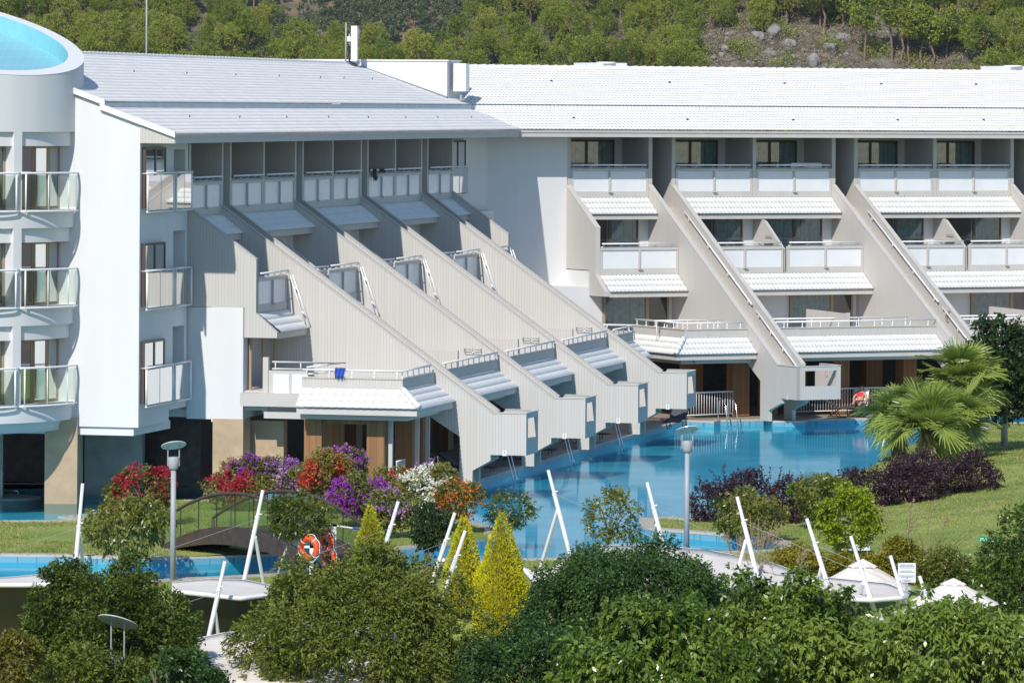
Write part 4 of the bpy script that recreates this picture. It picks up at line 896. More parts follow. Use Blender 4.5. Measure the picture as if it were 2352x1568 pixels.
# ------------------------------------------------------------------ small things on the balconies
def cloth(name, p, u, wd, dz, m, label, cat, amp=.03):
    k = 14; b = MB(); pts = []
    for j in range(5):
        for i in range(k + 1):
            a = i / k; pts.append(p + u * (a * wd) + V(u[1], -u[0], 0) * (.06 + amp * math.sin(a * 17 + j) + .01 * j) - ZU * (dz * j / 4 * (1 - .25 * math.sin(a * 9) ** 2)))
    b.add(pts, [(j * (k + 1) + i, j * (k + 1) + i + 1, (j + 1) * (k + 1) + i + 1, (j + 1) * (k + 1) + i) for j in range(4) for i in range(k)])
    o = b.build(name, M[m], None, True, p); o.modifiers.new('t', 'SOLIDIFY').thickness = .012; return tag(o, label, cat)
s_, n_, z_ = WL.px(853, 384, n_=-7.65); cloth('swimsuit', WL.P(17.75, -7.72, 9.78), wL, .45, .42, 'black', 'black swimsuit hung over the top floor rail in the middle of the left wing', 'clothing')
cloth('shirt', WL.P(18.6, -7.72, 9.78), wL, .7, .16, 'black', 'dark shirt folded over the top floor rail beside the black swimsuit', 'clothing')
cloth('beach_towel', WL.P(-3.86, -2.95, 4.05), nL, .3, .34, 'blue', 'crumpled blue towel tied on the corner terrace rail of the left wing', 'towel', .06)
def bundle(p, label):
    b = MB(); rng = np.random.default_rng(4)
    for k in range(26):
        q = p + rng.normal(0, 1, 3) * V(.05, .05, .09); b.tube([q, q + rng.normal(0, .05, 3), q + rng.normal(0, .06, 3) - ZU * .04], .03, 5)
    return thing_mb('straw_bundle', b, M['foldwood'], label, 'bundle', origin=p)
q = WR.P(4.72, 7.15, 4.05); bundle(q, 'straw coloured bundle hanging from the stair handrail right of the middle bay')
t = empty('table', WR.P(2.6, -.75, 8.5), 'white plastic table on the top balcony right of the first full bay', 'table')
b = MB(); WR.box(b, 2.0, 3.3, -1.15, -.35, 9.76, 9.80); b.build('tabletop', M['white_paint'], t)
for sx in (2.1, 3.2):
    for sy in (-1.05, -.45): b = MB(); b.tube([WR.P(sx, sy, 8.52), WR.P(sx, sy, 9.76)], .03, 6); b.build('leg', M['white_paint'], t)
k = MB(); P_ = WR.P
k.add([P_(1.95, -.32, 9.815), P_(3.35, -.32, 9.815), P_(3.35, -1.18, 9.815), P_(1.95, -1.18, 9.815), P_(1.93, -.30, 9.62), P_(2.4, -.29, 9.68), P_(2.9, -.29, 9.60), P_(3.37, -.30, 9.64)], [(0, 1, 2, 3), (0, 4, 5), (0, 5, 1), (5, 6, 1), (6, 7, 1)])
thing_mb('tablecloth', k, M['white_paint'], 'white cloth hanging over the plastic table on the top balcony', 'tablecloth', origin=P_(2.6, -.75, 9.7))
def fold_table(W, s, n_, z, label):
    t = empty('wall_table', W.P(s, n_, z), label, 'folding table', 'wooden folding tables on the middle balconies'); b = MB(); W.box(b, s - .45, s, n_ - .35, n_ + .35, z, z + .03); b.build('tabletop', M['foldwood'], t)
    b = MB(); b.tube([W.P(s, n_ - .25, z - .3), W.P(s - .4, n_ - .25, z)], .015, 6); b.tube([W.P(s, n_ + .25, z - .3), W.P(s - .4, n_ + .25, z)], .015, 6); b.build('brace', M['foldwood'], t)
    b = MB(); W.box(b, s - .02, s + .03, n_ - .3, n_ + .2, z + .18, z + .28); b.build('wall_lamp', M['grey_metal'], t)
fold_table(WR, .02, 1.35, 6.72, 'small wooden wall table and lamp on the middle balcony divider of the first full bay')
fold_table(WR, 8.38, 1.35, 6.72, 'small wooden wall table and lamp on the middle balcony divider of the second full bay')
# clothes drying racks on the stair walls above the left terraces
for i, s in enumerate((8.3, 16.51, 24.82)):
    b = MB(); P_ = lambda u, o, z: WL.P(s - .01 - o, u, z)
    for z in (3.98, 4.06): b.tube([P_(-1.95, .10, z), P_(-1.40, .10, z)], .012, 5)
    for u in (-1.95, -1.68, -1.40): b.tube([P_(u, .0, 4.1), P_(u, .10, 4.06), P_(u, .10, 3.98), P_(u, 0, 3.96)], .012, 5)
    thing_mb('drying_rack', b, M['steel'], 'white wire drying rack on the %s boarded stair wall of the left wing' % ('first', 'second', 'third')[i], 'drying rack', 'wall drying racks', True, WL.P(s, -1.7, 4))

# ------------------------------------------------------------------ bridge
BA, BX = V(-9.2, 131.0, 0), V(.52, -.85, 0); BX /= np.linalg.norm(BX); BY = V(.85, .52, 0); BLN, BWD = 9.0, 1.5
arch = lambda t, a: a * (1 - (2 * t - 1) ** 2)
BR = empty('footbridge', BA, 'arched dark wooden footbridge with glass sides over the narrow channel', 'bridge')
def bp_(t, o, z): return BA + BX * (BLN * t) + BY * o + ZU * z
N_ = 24
for o in (0, BWD):
    b = MB(); top = [(k / N_, .34 + arch(k / N_, .82)) for k in range(N_ + 1)]; bot = [(k / N_, .16 + arch(k / N_, .52) - .0) for k in range(N_ + 1)]
    pts = [bp_(t, o, z) for t, z in top] + [bp_(t, o, z) for t, z in bot] + [bp_(t, o + .14, z) for t, z in top] + [bp_(t, o + .14, z) for t, z in bot]; m_ = N_ + 1
    b.add(pts, [(i, i + 1, m_ + i + 1, m_ + i) for i in range(N_)] + [(2 * m_ + i, 3 * m_ + i, 3 * m_ + i + 1, 2 * m_ + i + 1) for i in range(N_)] + [(i, 2 * m_ + i, 2 * m_ + i + 1, i + 1) for i in range(N_)] + [(m_ + i, m_ + i + 1, 3 * m_ + i + 1, 3 * m_ + i) for i in range(N_)] + [(0, m_, 3 * m_, 2 * m_), (N_, 2 * m_ + N_, 3 * m_ + N_, m_ + N_)])
    b.build('girder', M['bridgewood'], BR)
    hr = lambda t: 1.02 + arch(t, 1.0)
    b = MB(); b.tube([bp_(k / N_, o + .07, hr(k / N_)) for k in range(N_ + 1)], .045, 8); b.tube([bp_(0.0, o + .07, .3), bp_(0, o + .07, hr(0))], .05, 6); b.tube([bp_(1.0, o + .07, .3), bp_(1, o + .07, hr(1))], .05, 6); b.build('handrail', M['bridgewood'], BR, True)
    b = MB()
    for k in range(1, 9): t = k / 9; b.tube([bp_(t, o + .07, .33 + arch(t, .82)), bp_(t, o + .07, hr(t))], .014, 5)
    b.build('post', M['black'], BR)
    b = MB(); pts = [bp_(k / N_, o + .07, .36 + arch(k / N_, .82)) for k in range(N_ + 1)] + [bp_(k / N_, o + .07, hr(k / N_) - .06) for k in range(N_ + 1)]
    b.add(pts, [(i, i + 1, m_ + i + 1, m_ + i) for i in range(N_)]); b.build('glass_panel', M['railglass'], BR)
b = MB(); pts = [bp_(k / N_, o, .30 + arch(k / N_, .80) - d_) for d_ in (0, .06) for o in (.14, BWD) for k in range(N_ + 1)]; m_ = N_ + 1
b.add(pts, [(i, i + 1, m_ + i + 1, m_ + i) for i in range(N_)] + [(2 * m_ + i, 3 * m_ + i, 3 * m_ + i + 1, 2 * m_ + i + 1) for i in range(N_)]); b.build('walkway', M['bridgewood'], BR)
# ------------------------------------------------------------------ lifebuoy stands
def buoy_stand(x, yb, yt, Y, label):
    p, q = at_y(x, yb, Y), at_y(x, yt, Y); gz = zlawn(p[0], Y); p = V(q[0], Y, gz); t = empty('lifebuoy_stand', p, label, 'stand')
    b = MB(); b.obox(p - V(.05, .04, 0), V(.1, 0, 0), V(0, .08, 0), ZU * (q[2] - gz)); b.obox(V(p[0] - .35, Y - .04, q[2] - .06), V(.4, 0, 0), V(0, .06, 0), ZU * .06); b.build('post', M['white_paint'], t)
    return t, q
def buoy(c, ax, ay, label):
    t = empty('lifebuoy', c, label, 'lifebuoy', 'lifebuoys by the footbridge'); b = MB(); b.torus(c, ax, ay, .24, .075, 28, 10); b.build('ring', M['orange'], t, True)
    b = MB(); an = [c + ax * math.cos(a) * (.33 + .03 * math.sin(4 * a) ** 2) + ay * math.sin(a) * (.33 + .03 * math.sin(4 * a) ** 2) for a in np.linspace(0, 2 * math.pi, 40)]; b.tube(an, .011, 5)
    for a in (0.8, 2.4, 3.9, 5.5):
        d_ = ax * math.cos(a) + ay * math.sin(a); b.torus(c + d_ * .24, d_, np.cross(ax, ay), .079, .012, 14, 5)
    b.build('grab_rope', M['white_paint'], t, True)
_, q = buoy_stand(768, 1285, 1203, 123.6, 'taller white lifebuoy stand with a pole beside the footbridge end'); buoy(q + V(-.17, -.14, -.42), V(.5, -.86, 0), ZU, 'orange lifebuoy on the taller white stand, upper of its pair'); buoy(q + V(-.12, -.2, -.85), V(.6, -.8, 0), ZU, 'orange lifebuoy hanging low on the taller white stand')
b = MB(); b.tube([q + V(-.3, .02, .0), q + V(.62, .05, -.12)], .018, 6); pole = thing_mb('rescue_pole', b, M['white_paint'], 'white rescue pole with a blue grip across the taller lifebuoy stand', 'pole', origin=q)
b = MB(); b.tube([q + V(.45, .045, -.1), q + V(.66, .052, -.125)], .03, 6); b.build('grip', M['blue'], pole)
_, q = buoy_stand(716, 1320, 1252, 122.2, 'shorter white lifebuoy stand half hidden by the dark green tree'); buoy(q + V(-.06, -.15, -.05), V(.8, -.6, 0), ZU, 'orange lifebuoy on the shorter white stand under the small tree')

# ------------------------------------------------------------------ street lamps
def lamp(base, ztop_, wd, tilt, label, rod=.56):
    t = empty('street_lamp', base, label, 'street lamp', 'grey garden lamps with glass reflector discs')
    x, y = base[0], base[1]
    b = MB(); b.lathe((x, y, 0), [(.075, base[2]), (.062, ztop_)], 16); b.build('post', M['grey_metal'], t, True)
    b = MB(); b.lathe((x, y, ztop_), [(.085, -.03), (.11, .0), (.125, .05), (.15, .28), (.145, .285), (.1, .26)], 18); b.build('lamp_head', M['grey_metal'], t, True)
    b = MB()
    for k in (-.14, .14): b.tube([V(x + k, y, ztop_ + .06), V(x + k, y, ztop_ + rod + k * tilt)], .016, 6)
    b.build('rod', M['grey_metal'], t)
    ex = V(1, 0, tilt); ex /= np.linalg.norm(ex); ey = V(0, .93, -.36) ; ez = np.cross(ex, ey); b = MB(); b.disc(V(x, y, ztop_ + rod), wd / 2, .018, 32, (ex, ey, ez)); b.build('reflector', M['reflector'], t)
M['reflector'] = mat('milky_glass_disc', (.55, .62, .62), .12, .05, 3, spec=.6)
q = at_z(400, 1328, ZD); lamp(V(q[0], q[1] - .5, zlawn(q[0], q[1] - .5)), at_y(405, 1072, q[1])[2], .62, .14, 'grey lamp post with glass disc standing in front of the wooden bridge')
q = at_z(1577, 1262, ZD); lamp(V(q[0], q[1], ZD - .3), at_y(1580, 1036, q[1])[2], .62, .12, 'grey lamp post with glass disc against the wide blue pool on the right')
q = at_y(270, 1490, 106.2); lamp(V(q[0], q[1], -3.2), q[2] - .45, .88, -.22, 'garden lamp whose pale disc pokes out of the olive tree at lower left', 1.03)

# ------------------------------------------------------------------ masts and sails
M['undershade'] = mat('canopy_shade_brown', (.12, .10, .078), .8, .15, 1.5)  # dark brown stands in for the shade beneath the canopies
MASTS = [((190, 1110), (172, 1312), (183, 1222), (192, 1317), 119.2, .48, 'white A frame mast at the left above the channel, closest to the left edge'),
 ((604, 1125), (561, 1332), (586, 1232), (605, 1338), 119.0, .30, 'tall white A frame mast in front of the wooden bridge'),
 ((517, 1288), (468, 1514), (494, 1404), (514, 1548), 112.4, .29, 'white A frame mast rising between the two big dark trees at lower left'),
 ((915, 1151), (878, 1275), (893, 1255), (883, 1290), 118.0, .46, 'white mast in front of the leftmost golden cypress'),
 ((1045, 1177), (1003, 1305), (1018, 1285), (1022, 1305), 119.0, .5, 'white mast left of the middle golden cypress'),
 ((1069, 1218), (1040, 1303), (1045, 1300), (1050, 1310), 116.0, .7, 'short white mast crossing the middle golden cypress'),
 ((1259, 1079), (1302, 1245), (1280, 1172), (1248, 1280), 121.0, .33, 'white A frame mast over the pool right of the large cypress'),
 ((1486, 1107), (1520, 1238), (1508, 1205), (1498, 1240), 121.5, .44, 'white A frame mast left of the right lamp post'),
 ((1693, 1140), (1742, 1332), (1713, 1240), (1678, 1375), 118.0, .31, 'white A frame mast among the plume grasses'),
 ((1853, 1190), (1903, 1348), (1886, 1305), (1872, 1358), 117.0, .38, 'white A frame mast left of the lime green tree'),
 ((1954, 1230), (2002, 1382), (1983, 1338), (1976, 1362), 115.5, .5, 'white A frame mast below the lime green tree'),
 ((2045, 1275), (2075, 1375), (2066, 1345), (2064, 1380), 116.5, .6, 'white mast leaning beside the white notice board'),
 ((2112, 1322), (2122, 1352), (2120, 1345), (2118, 1360), 116.5, .9, 'stub of a white mast right of the white notice board')]
for tp, bs, jt, st_, Y, cb, lab in MASTS:
    a, c, j, s = at_y(*tp, Y), at_y(*bs, Y), at_y(*jt, Y), at_y(*st_, Y + .6); ext = lambda p, q: q + (q - p) * max(0, (q[2] + 2.6) / max(.2, p[2] - q[2]))
    t = empty('canopy_mast', ext(a, c), lab, 'mast', 'white tensile canopy masts'); m_ = a + (c - a) * cb
    b = MB(); b.tube([a, m_], .042, 12); b.tube([m_, ext(a, c)], .054, 12); b.tube([m_ - (c - a) * .012, m_ + (c - a) * .012], .060, 12); b.tube([m_ - (c - a) * .03 + V(0, -.04, 0), m_ - (c - a) * .03 + V(.10, -.09, .02)], .018, 6); b.build('mast', M['white_paint'], t)
    b = MB(); b.tube([j, ext(j, s)], .043, 10); b.build('strut', M['white_paint'], t)
    b = MB(); sg = -1 if (c - a)[0] < 0 else 1
    b.tube([m_, m_ + V(-sg * -.05, -.1, -.05), m_ + V(sg * -3.2 if sg > 0 else -3.4, -3.5, -1.0)] if sg < 0 else [m_, m_ + V(2.6, -3.0, -.9)], .005, 5); b.build('cable', M['grey_metal'], t)
def sail(up, lo, sag, label, edge=True, nu=20, nv=8, side=0):
    U = [at_y(*p) for p in up]; Lo = [at_y(*p) for p in lo]
    def samp(P, t): x = t * (len(P) - 1); i = min(int(x), len(P) - 2); return P[i] + (P[i + 1] - P[i]) * (x - i)
    pts = []
    for j in range(nv + 1):
        for i in range(nu + 1):
            t = i / nu; v = j / nv; pts.append(samp(U, t) * (1 - v) + samp(Lo, t) * v - ZU * (sag * 4 * v * (1 - v)))
    r = empty('tensile_canopy', samp(Lo, .5), label, 'canopy', 'cream tensile canopies'); b = MB(); b.add(pts, [(j * (nu + 1) + i, j * (nu + 1) + i + 1, (j + 1) * (nu + 1) + i + 1, (j + 1) * (nu + 1) + i) for j in range(nv) for i in range(nu)])
    o = b.build('membrane', M['sail'], r, True); o.modifiers.new('t', 'SOLIDIFY').thickness = .012
    if edge: b = MB(); b.tube([samp(Lo, t) for t in np.linspace(0, 1, 16)], .055, 10); b.build('edge_tube', M['white_paint'], r, True)
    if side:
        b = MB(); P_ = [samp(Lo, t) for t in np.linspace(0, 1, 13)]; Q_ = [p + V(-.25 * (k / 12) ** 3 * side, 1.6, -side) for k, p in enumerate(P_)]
        b.add(P_ + Q_, [(i, i + 1, 14 + i, 13 + i) for i in range(12)]); b.build('shade_sheet', M['undershade'], r, True)  # sheet added below the edge tube, its dark colour acts as canopy shade
    b = MB(); b.tube([samp(U, t) for t in np.linspace(0, 1, 16)], .02, 6); b.build('edge_rope', M['white_paint'], r, True)
    return r
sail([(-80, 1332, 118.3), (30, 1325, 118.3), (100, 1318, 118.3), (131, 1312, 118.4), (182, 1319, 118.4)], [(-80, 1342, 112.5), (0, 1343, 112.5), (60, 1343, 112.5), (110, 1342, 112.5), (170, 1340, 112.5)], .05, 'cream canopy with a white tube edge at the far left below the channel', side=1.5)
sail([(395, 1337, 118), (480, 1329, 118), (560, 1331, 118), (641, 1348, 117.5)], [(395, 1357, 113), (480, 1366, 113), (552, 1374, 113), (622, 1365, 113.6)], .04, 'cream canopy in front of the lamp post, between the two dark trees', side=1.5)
sail([(430, 1470, 112), (520, 1452, 112), (590, 1448, 112)], [(400, 1535, 107), (500, 1566, 107), (640, 1590, 107)], .02, 'lowest cream canopy at the bottom left between the trees')
sail([(1370, 1252, 121), (1500, 1252, 121), (1620, 1262, 121), (1760, 1288, 121), (1850, 1320, 120)], [(1370, 1330, 114), (1500, 1345, 114), (1620, 1352, 114), (1720, 1345, 115), (1800, 1340, 115.5)], .10, 'wide cream canopy sloping behind the broad leaved tree on the right')
sail([(1780, 1318, 119), (1900, 1326, 119), (2040, 1340, 119), (2090, 1362, 118.5)], [(1780, 1365, 114.5), (1870, 1372, 114.5), (2000, 1378, 114.5), (2080, 1372, 115)], .05, 'cream canopy with a stained corner beside the white notice board')
sail([(1990, 1420, 110), (2120, 1390, 111), (2250, 1400, 110)], [(1950, 1520, 105), (2120, 1530, 105), (2300, 1520, 105)], .05, 'cream canopy glimpsed through the broad leaves at lower right')
sail([(600, 1440, 112), (800, 1425, 112), (980, 1450, 112)], [(560, 1580, 106), (800, 1590, 106), (1000, 1580, 106)], .04, 'cream canopy behind the big olive tree in the lower middle')
sail([(1195, 1300, 120.6), (1235, 1318, 119.8), (1290, 1294, 119.5), (1300, 1290, 120.5)], [(1200, 1303, 119.6), (1238, 1345, 118.6), (1270, 1350, 118.6), (1305, 1310, 119.5)], .02, 'small cream canopy end with white struts right of the large cypress')
def parasol(x, yt, Y, rpx, drop, label):
    c = at_y(x, yt, Y); r = rpx / F_PX * Y; t = empty('parasol', V(c[0], c[1], -2.6), label, 'parasol', 'cream scalloped parasols'); b = MB(); n8 = 8; z0, z1 = c[2], c[2] - drop
    ring = lambda rr, z, sc: [V(c[0] + rr * math.cos(2 * math.pi * k / 32), c[1] + rr * math.sin(2 * math.pi * k / 32), z - sc * abs(math.sin(math.pi * k / 4))) for k in range(32)]
    A, B_, C_, D = ring(.02, z0 + .02, 0), ring(r * .28, z0 - drop * .24, -.035), ring(r * .24, z0 - drop * .22, 0), ring(r, z1, -.05)
    b.add(A + B_, [(k, (k + 1) % 32, 32 + (k + 1) % 32, 32 + k) for k in range(32)]); b.add(C_ + D, [(k, (k + 1) % 32, 32 + (k + 1) % 32, 32 + k) for k in range(32)]); o = b.build('canopy', M['sail'], t); o.modifiers.new('t', 'SOLIDIFY').thickness = .01
    b = MB(); b.tube([V(c[0], c[1], -2.6), c], .03, 8); b.build('pole', M['white_paint'], t)
parasol(1982, 1286, 121.5, 120, .75, 'larger cream parasol top with scalloped vent beside the leaning masts')
parasol(2190, 1330, 117, 105, .6, 'cream parasol top half hidden by leaves at the right')
# ------------------------------------------------------------------ signs and boxes
p = at_y(2083, 1313, 119.8); t = empty('notice_board', p - ZU * .9, 'white notice board with lines of blue text standing before the yellow green hedge', 'sign')
b = MB(); b.box(p[0] - .215, p[0] + .215, p[1], p[1] + .02, p[2] - .25, p[2] + .22); b.build('board', M['frost'], t)
b = MB(); rng = random.Random(2)
for z, ws in ((.17, .30), (.14, .36), (.105, .34), (.03, .26), (0, .36), (-.09, .36), (-.12, .28), (-.145, .04), (-.19, .22), (-.22, .14)):
    x = -ws / 2
    while x < ws / 2: l = rng.uniform(.015, .045); b.box(p[0] + x, p[0] + min(x + l, ws / 2), p[1] - .003, p[1] - .001, p[2] + z - .006, p[2] + z + .006); x += l + .009
b.build('text', M['ink'], t); b = MB(); b.box(p[0] - .03, p[0] + .03, p[1] + .02, p[1] + .05, -1.2, p[2]); b.build('post', M['grey_metal'], t)
p = at_y(2274, 1238, 128); t = empty('green_sign', p - ZU * .5, 'small green board standing on the lawn at the right', 'sign'); b = MB(); b.box(p[0] - .30, p[0] + .30, p[1], p[1] + .02, p[2] - .07, p[2] + .07); b.build('board', M['green_sign'], t)
b = MB(); b.box(p[0] - .02, p[0] + .02, p[1] + .02, p[1] + .04, p[2] - .6, p[2]); b.build('post', M['grey_metal'], t)
b = MB(); b.box(p[0] - .26, p[0] + .05, p[1] - .003, p[1] - .001, p[2] + .01, p[2] + .03); b.box(p[0] - .26, p[0] - .02, p[1] - .003, p[1] - .001, p[2] - .035, p[2] - .015); b.build('text', M['frost'], t)
p = at_z(1965, 1274, ZD); p[2] = zlawn(p[0], p[1]); t = empty('utility_box', p, 'pale grey roofed utility box on short feet under the lime green tree', 'box')
b = MB(); b.prism([p + V(-.37, 0, .12), p + V(.37, 0, .12), p + V(.37, 0, .32), p + V(.12, 0, .50), p + V(-.30, 0, .56), p + V(-.37, 0, .42)], V(.10, .5, 0)); b.build('housing', M['frost'], t)
for sx in (-.3, .3): b = MB(); b.box(p[0] + sx - .04, p[0] + sx + .04, p[1] + .05, p[1] + .15, p[2] - .05, p[2] + .12); b.build('foot', M['darkwood'], t)
p = at_y(2036, 1108, 146); b = MB(); b.hexa([p + V(-.34, -.3, -.1), p + V(.10, -.35, -.02), p + V(.36, .3, .0), p + V(-.2, .3, .0), p + V(-.34, -.3, -.06), p + V(.10, -.35, .02), p + V(.36, .3, .04), p + V(-.2, .3, .04)]); b.box(p[0] - .1, p[0] + .1, p[1], p[1] + .2, ZD, p[2] - .05)
thing_mb('stone_slab', b, M['white_paint'], 'tilted white slab sticking out of the dense purple hedge', 'slab', origin=V(p[0], p[1], ZD))
# ================================================================== VEGETATION
def unit(a): return a / (np.linalg.norm(a, axis=-1, keepdims=True) + 1e-9)
def leaves(rng, base, dirs, ll, lw, flat=.5, fold=0.0):
    """diamond leaves: base points (N,3), directions (N,3)"""
    n = len(base); dirs = unit(dirs); up = unit(rng.normal(0, 1, (n, 3)) * (1 - flat) + V(0, 0, 1) * flat)
    sd = unit(np.cross(dirs, up)); L_ = ll * rng.uniform(.7, 1.25, (n, 1)); W_ = lw * rng.uniform(.75, 1.2, (n, 1))
    p0 = base; p1 = base + dirs * L_ * .45 + sd * W_ * .5; p2 = base + dirs * L_ - V(0, 0, 1) * L_ * .12; p3 = base + dirs * L_ * .45 - sd * W_ * .5
    return np.stack([p0, p1, p2, p3], 1).reshape(-1, 3)
def quads_n(n): return np.arange(n * 4).reshape(-1, 4)
def blob_points(rng, C, R, nb, n, br=(.28, .46), shell=.55, spread=.74, zmin=None, core=.15):
    """points with outward directions on a crowd of overlapping clumps that fills the crown"""
    d = unit(rng.normal(0, 1, (nb, 3))); rr = rng.uniform(.25, 1, (nb, 1)) ** .5 * spread; bc = d * rr
    bs = rng.uniform(br[0], br[1], nb); w_ = bs ** 2; k = rng.choice(nb, n, p=w_ / w_.sum())
    u = unit(rng.normal(0, 1, (n, 3)) + .75 * unit(bc[k] + 1e-6) + V(0, 0, .25)); r = rng.uniform(shell, 1.0, (n, 1)) ** .7
    p = bc[k] + u * r * bs[k][:, None]
    out = unit(u + .3 * p)
    return C + p * R, out, k
def crown_mesh(name, rng, C, R, nb, nspray, per, slen, ll, lw, droop=.1, flat=.5, br=(.28, .46), shell=.55, spread=.74, lead=.6):
    p, o, k = blob_points(rng, C, R, nb, nspray, br, shell, spread)
    d = unit(o + rng.normal(0, .35, p.shape) - V(0, 0, droop))
    t = rng.uniform(0, 1, (nspray, per, 1)); base = p[:, None] + d[:, None] * t * slen
    side = unit(rng.normal(0, 1, (nspray, per, 3))); ld = d[:, None] * lead + side * .8 - V(0, 0, droop)
    v = leaves(rng, base.reshape(-1, 3), ld.reshape(-1, 3), ll, lw, flat)
    return v
def trunk_mb(base, C, R, rng, r0, nl=7, lean=None):
    b = MB(); top = C + V(0, 0, .1 * R[2]); mid = (base + top) / 2 + rng.normal(0, .06, 3) * V(1, 1, 0) * R[0]
    fork = base + (top - base) * .55; b.tube([base, base + (mid - base) * .5, mid * .5 + fork * .5, fork], r0, 8, r0 * .72)
    for i in range(nl):
        a = 2 * math.pi * i / nl + rng.uniform(-.3, .3); e = C + R * V(math.cos(a) * .6, math.sin(a) * .6, rng.uniform(-.1, .65)); m = (fork + e) / 2 + V(0, 0, .08 * R[2])
        b.tube([fork, m, e], r0 * .5, 6, r0 * .15)
    return b
SEED = [100]
def tree(name, label, cat, base, C, R, leafm, spec, r0=.05, trunkm='trunk', group=None, extra=None, limbs=7, leafname='crown'):
    SEED[0] += 1; rng = np.random.default_rng(SEED[0]); base, C, R = V(*base), V(*C), V(*R)
    t = empty(name, base, label, cat, group); v = crown_mesh(leafname, rng, C, R, **spec) - base
    link_mesh(leafname, np_mesh(leafname, v, quads_n(len(v) // 4)), M[leafm], t)
    if r0: trunk_mb(base, C, R, rng, r0, limbs).build('trunk', M[trunkm], t, True)
    for em, esp, nm in (extra or []):
        v = crown_mesh(nm, rng, C, R * 1.03, **esp) - base; link_mesh(nm, np_mesh(nm, v, quads_n(len(v) // 4)), M[em], t)
    return t
def px_tree(name, label, cat, box, Y, zb, leafm, spec, depth=1.0, **kw):
    x0, y0, x1, y1 = box; c = at_y((x0 + x1) / 2, (y0 + y1) / 2, Y); a, b_ = at_y(x0, y0, Y), at_y(x1, y1, Y)
    R = V(abs(b_[0] - a[0]) / 2, abs(b_[0] - a[0]) / 2 * depth, abs(a[2] - b_[2]) / 2); bx = kw.pop('bx', (x0 + x1) / 2); p = at_y(bx, y1, Y)
    zz = zlawn(p[0], Y) if zb is None else zb
    return tree(name, label, cat, (p[0], Y, zz), c, R, leafm, spec, **kw)
SP = lambda nb, n, per, sl, ll, lw, **k: dict(nb=nb, nspray=n, per=per, slen=sl, ll=ll, lw=lw, **k)
# --- ornamental trees on the island and the banks
px_tree('ornamental_tree', 'dark green round headed small tree left of the lamp post by the channel', 'tree', (195, 1148, 385, 1268), 126.0, .25, 'citrus', SP(39, 640, 7, .22, .13, .055, droop=.35, br=(.15, .28), spread=.93), r0=.035, bx=287)
px_tree('ornamental_tree', 'yellow green small tree with leaning pale trunk in front of the footbridge', 'tree', (615, 1135, 765, 1235), 122.5, .25, 'citrus', SP(36, 720, 8, .2, .10, .04, droop=.25, br=(.15, .28), spread=.93), r0=.04, bx=635, trunkm='whitetrunk')
px_tree('ornamental_tree', 'small dark green tree below the white bougainvillea', 'tree', (940, 1158, 1026, 1250), 124.5, None, 'mulberry', SP(27, 480, 8, .2, .10, .04, droop=.35), r0=.03, bx=977)
px_tree('ornamental_tree', 'sparse small tree at the tip of the lawn island by the pool', 'tree', (1105, 1135, 1220, 1205), 136.5, .25, 'citrus', SP(24, 304, 7, .25, .10, .04, br=(.14, .26), spread=.95), r0=.03, bx=1150, trunkm='whitetrunk')
px_tree('ornamental_tree', 'open crowned small tree standing against the pool reflections right of centre', 'tree', (1350, 1133, 1474, 1235), 127, .25, 'citrus', SP(30, 344, 7, .24, .095, .045, br=(.14, .26), spread=.95), r0=.035, bx=1386)
px_tree('ornamental_tree', 'bright lime green tree with a pale trunk beside the utility box', 'tree', (1870, 1125, 2020, 1255), 126.5, None, 'lime', SP(45, 880, 8, .2, .10, .055, br=(.15, .28), spread=.92), r0=.06, bx=1915, trunkm='whitetrunk')
px_tree('shrub', 'yellow green shrub in front of the loose purple bushes, left of the plume grasses', 'shrub', (1640, 1118, 1795, 1225), 134, .25, 'citrus', SP(36, 720, 7, .2, .11, .05, br=(.15, .28), spread=.92), r0=.04)
px_tree('shrub', 'green shrub between the purple bushes and the lime green tree', 'shrub', (1820, 1093, 1945, 1190), 137.5, .25, 'citrus', SP(33, 720, 7, .2, .11, .05, br=(.15, .28), spread=.92), r0=.04)
px_tree('mulberry_tree', 'dark leafy tree beside the palms at the right edge in front of the terraces', 'tree', (2200, 738, 2440, 950), 168, .6, 'mulberry', SP(66, 1760, 8, .4, .16, .10, br=(.18, .34), spread=.85, droop=.1), r0=.12, bx=2308, trunkm='whitetrunk')
px_tree('shrub', 'dense dark green shrub at the right edge behind the broad leaved tree', 'shrub', (2245, 1180, 2440, 1420), 119.5, -1.0, 'broad', SP(60, 1520, 8, .22, .09, .05, br=(.15, .28), spread=.92), r0=.08)
b_y = px_tree('flower_bush', 'tiny yellow flowering bush under the dark tree by the right lawn edge', 'shrub', (2293, 960, 2318, 985), 172, .6, 'lime', SP(9, 96, 6, .08, .06, .04), r0=.012)
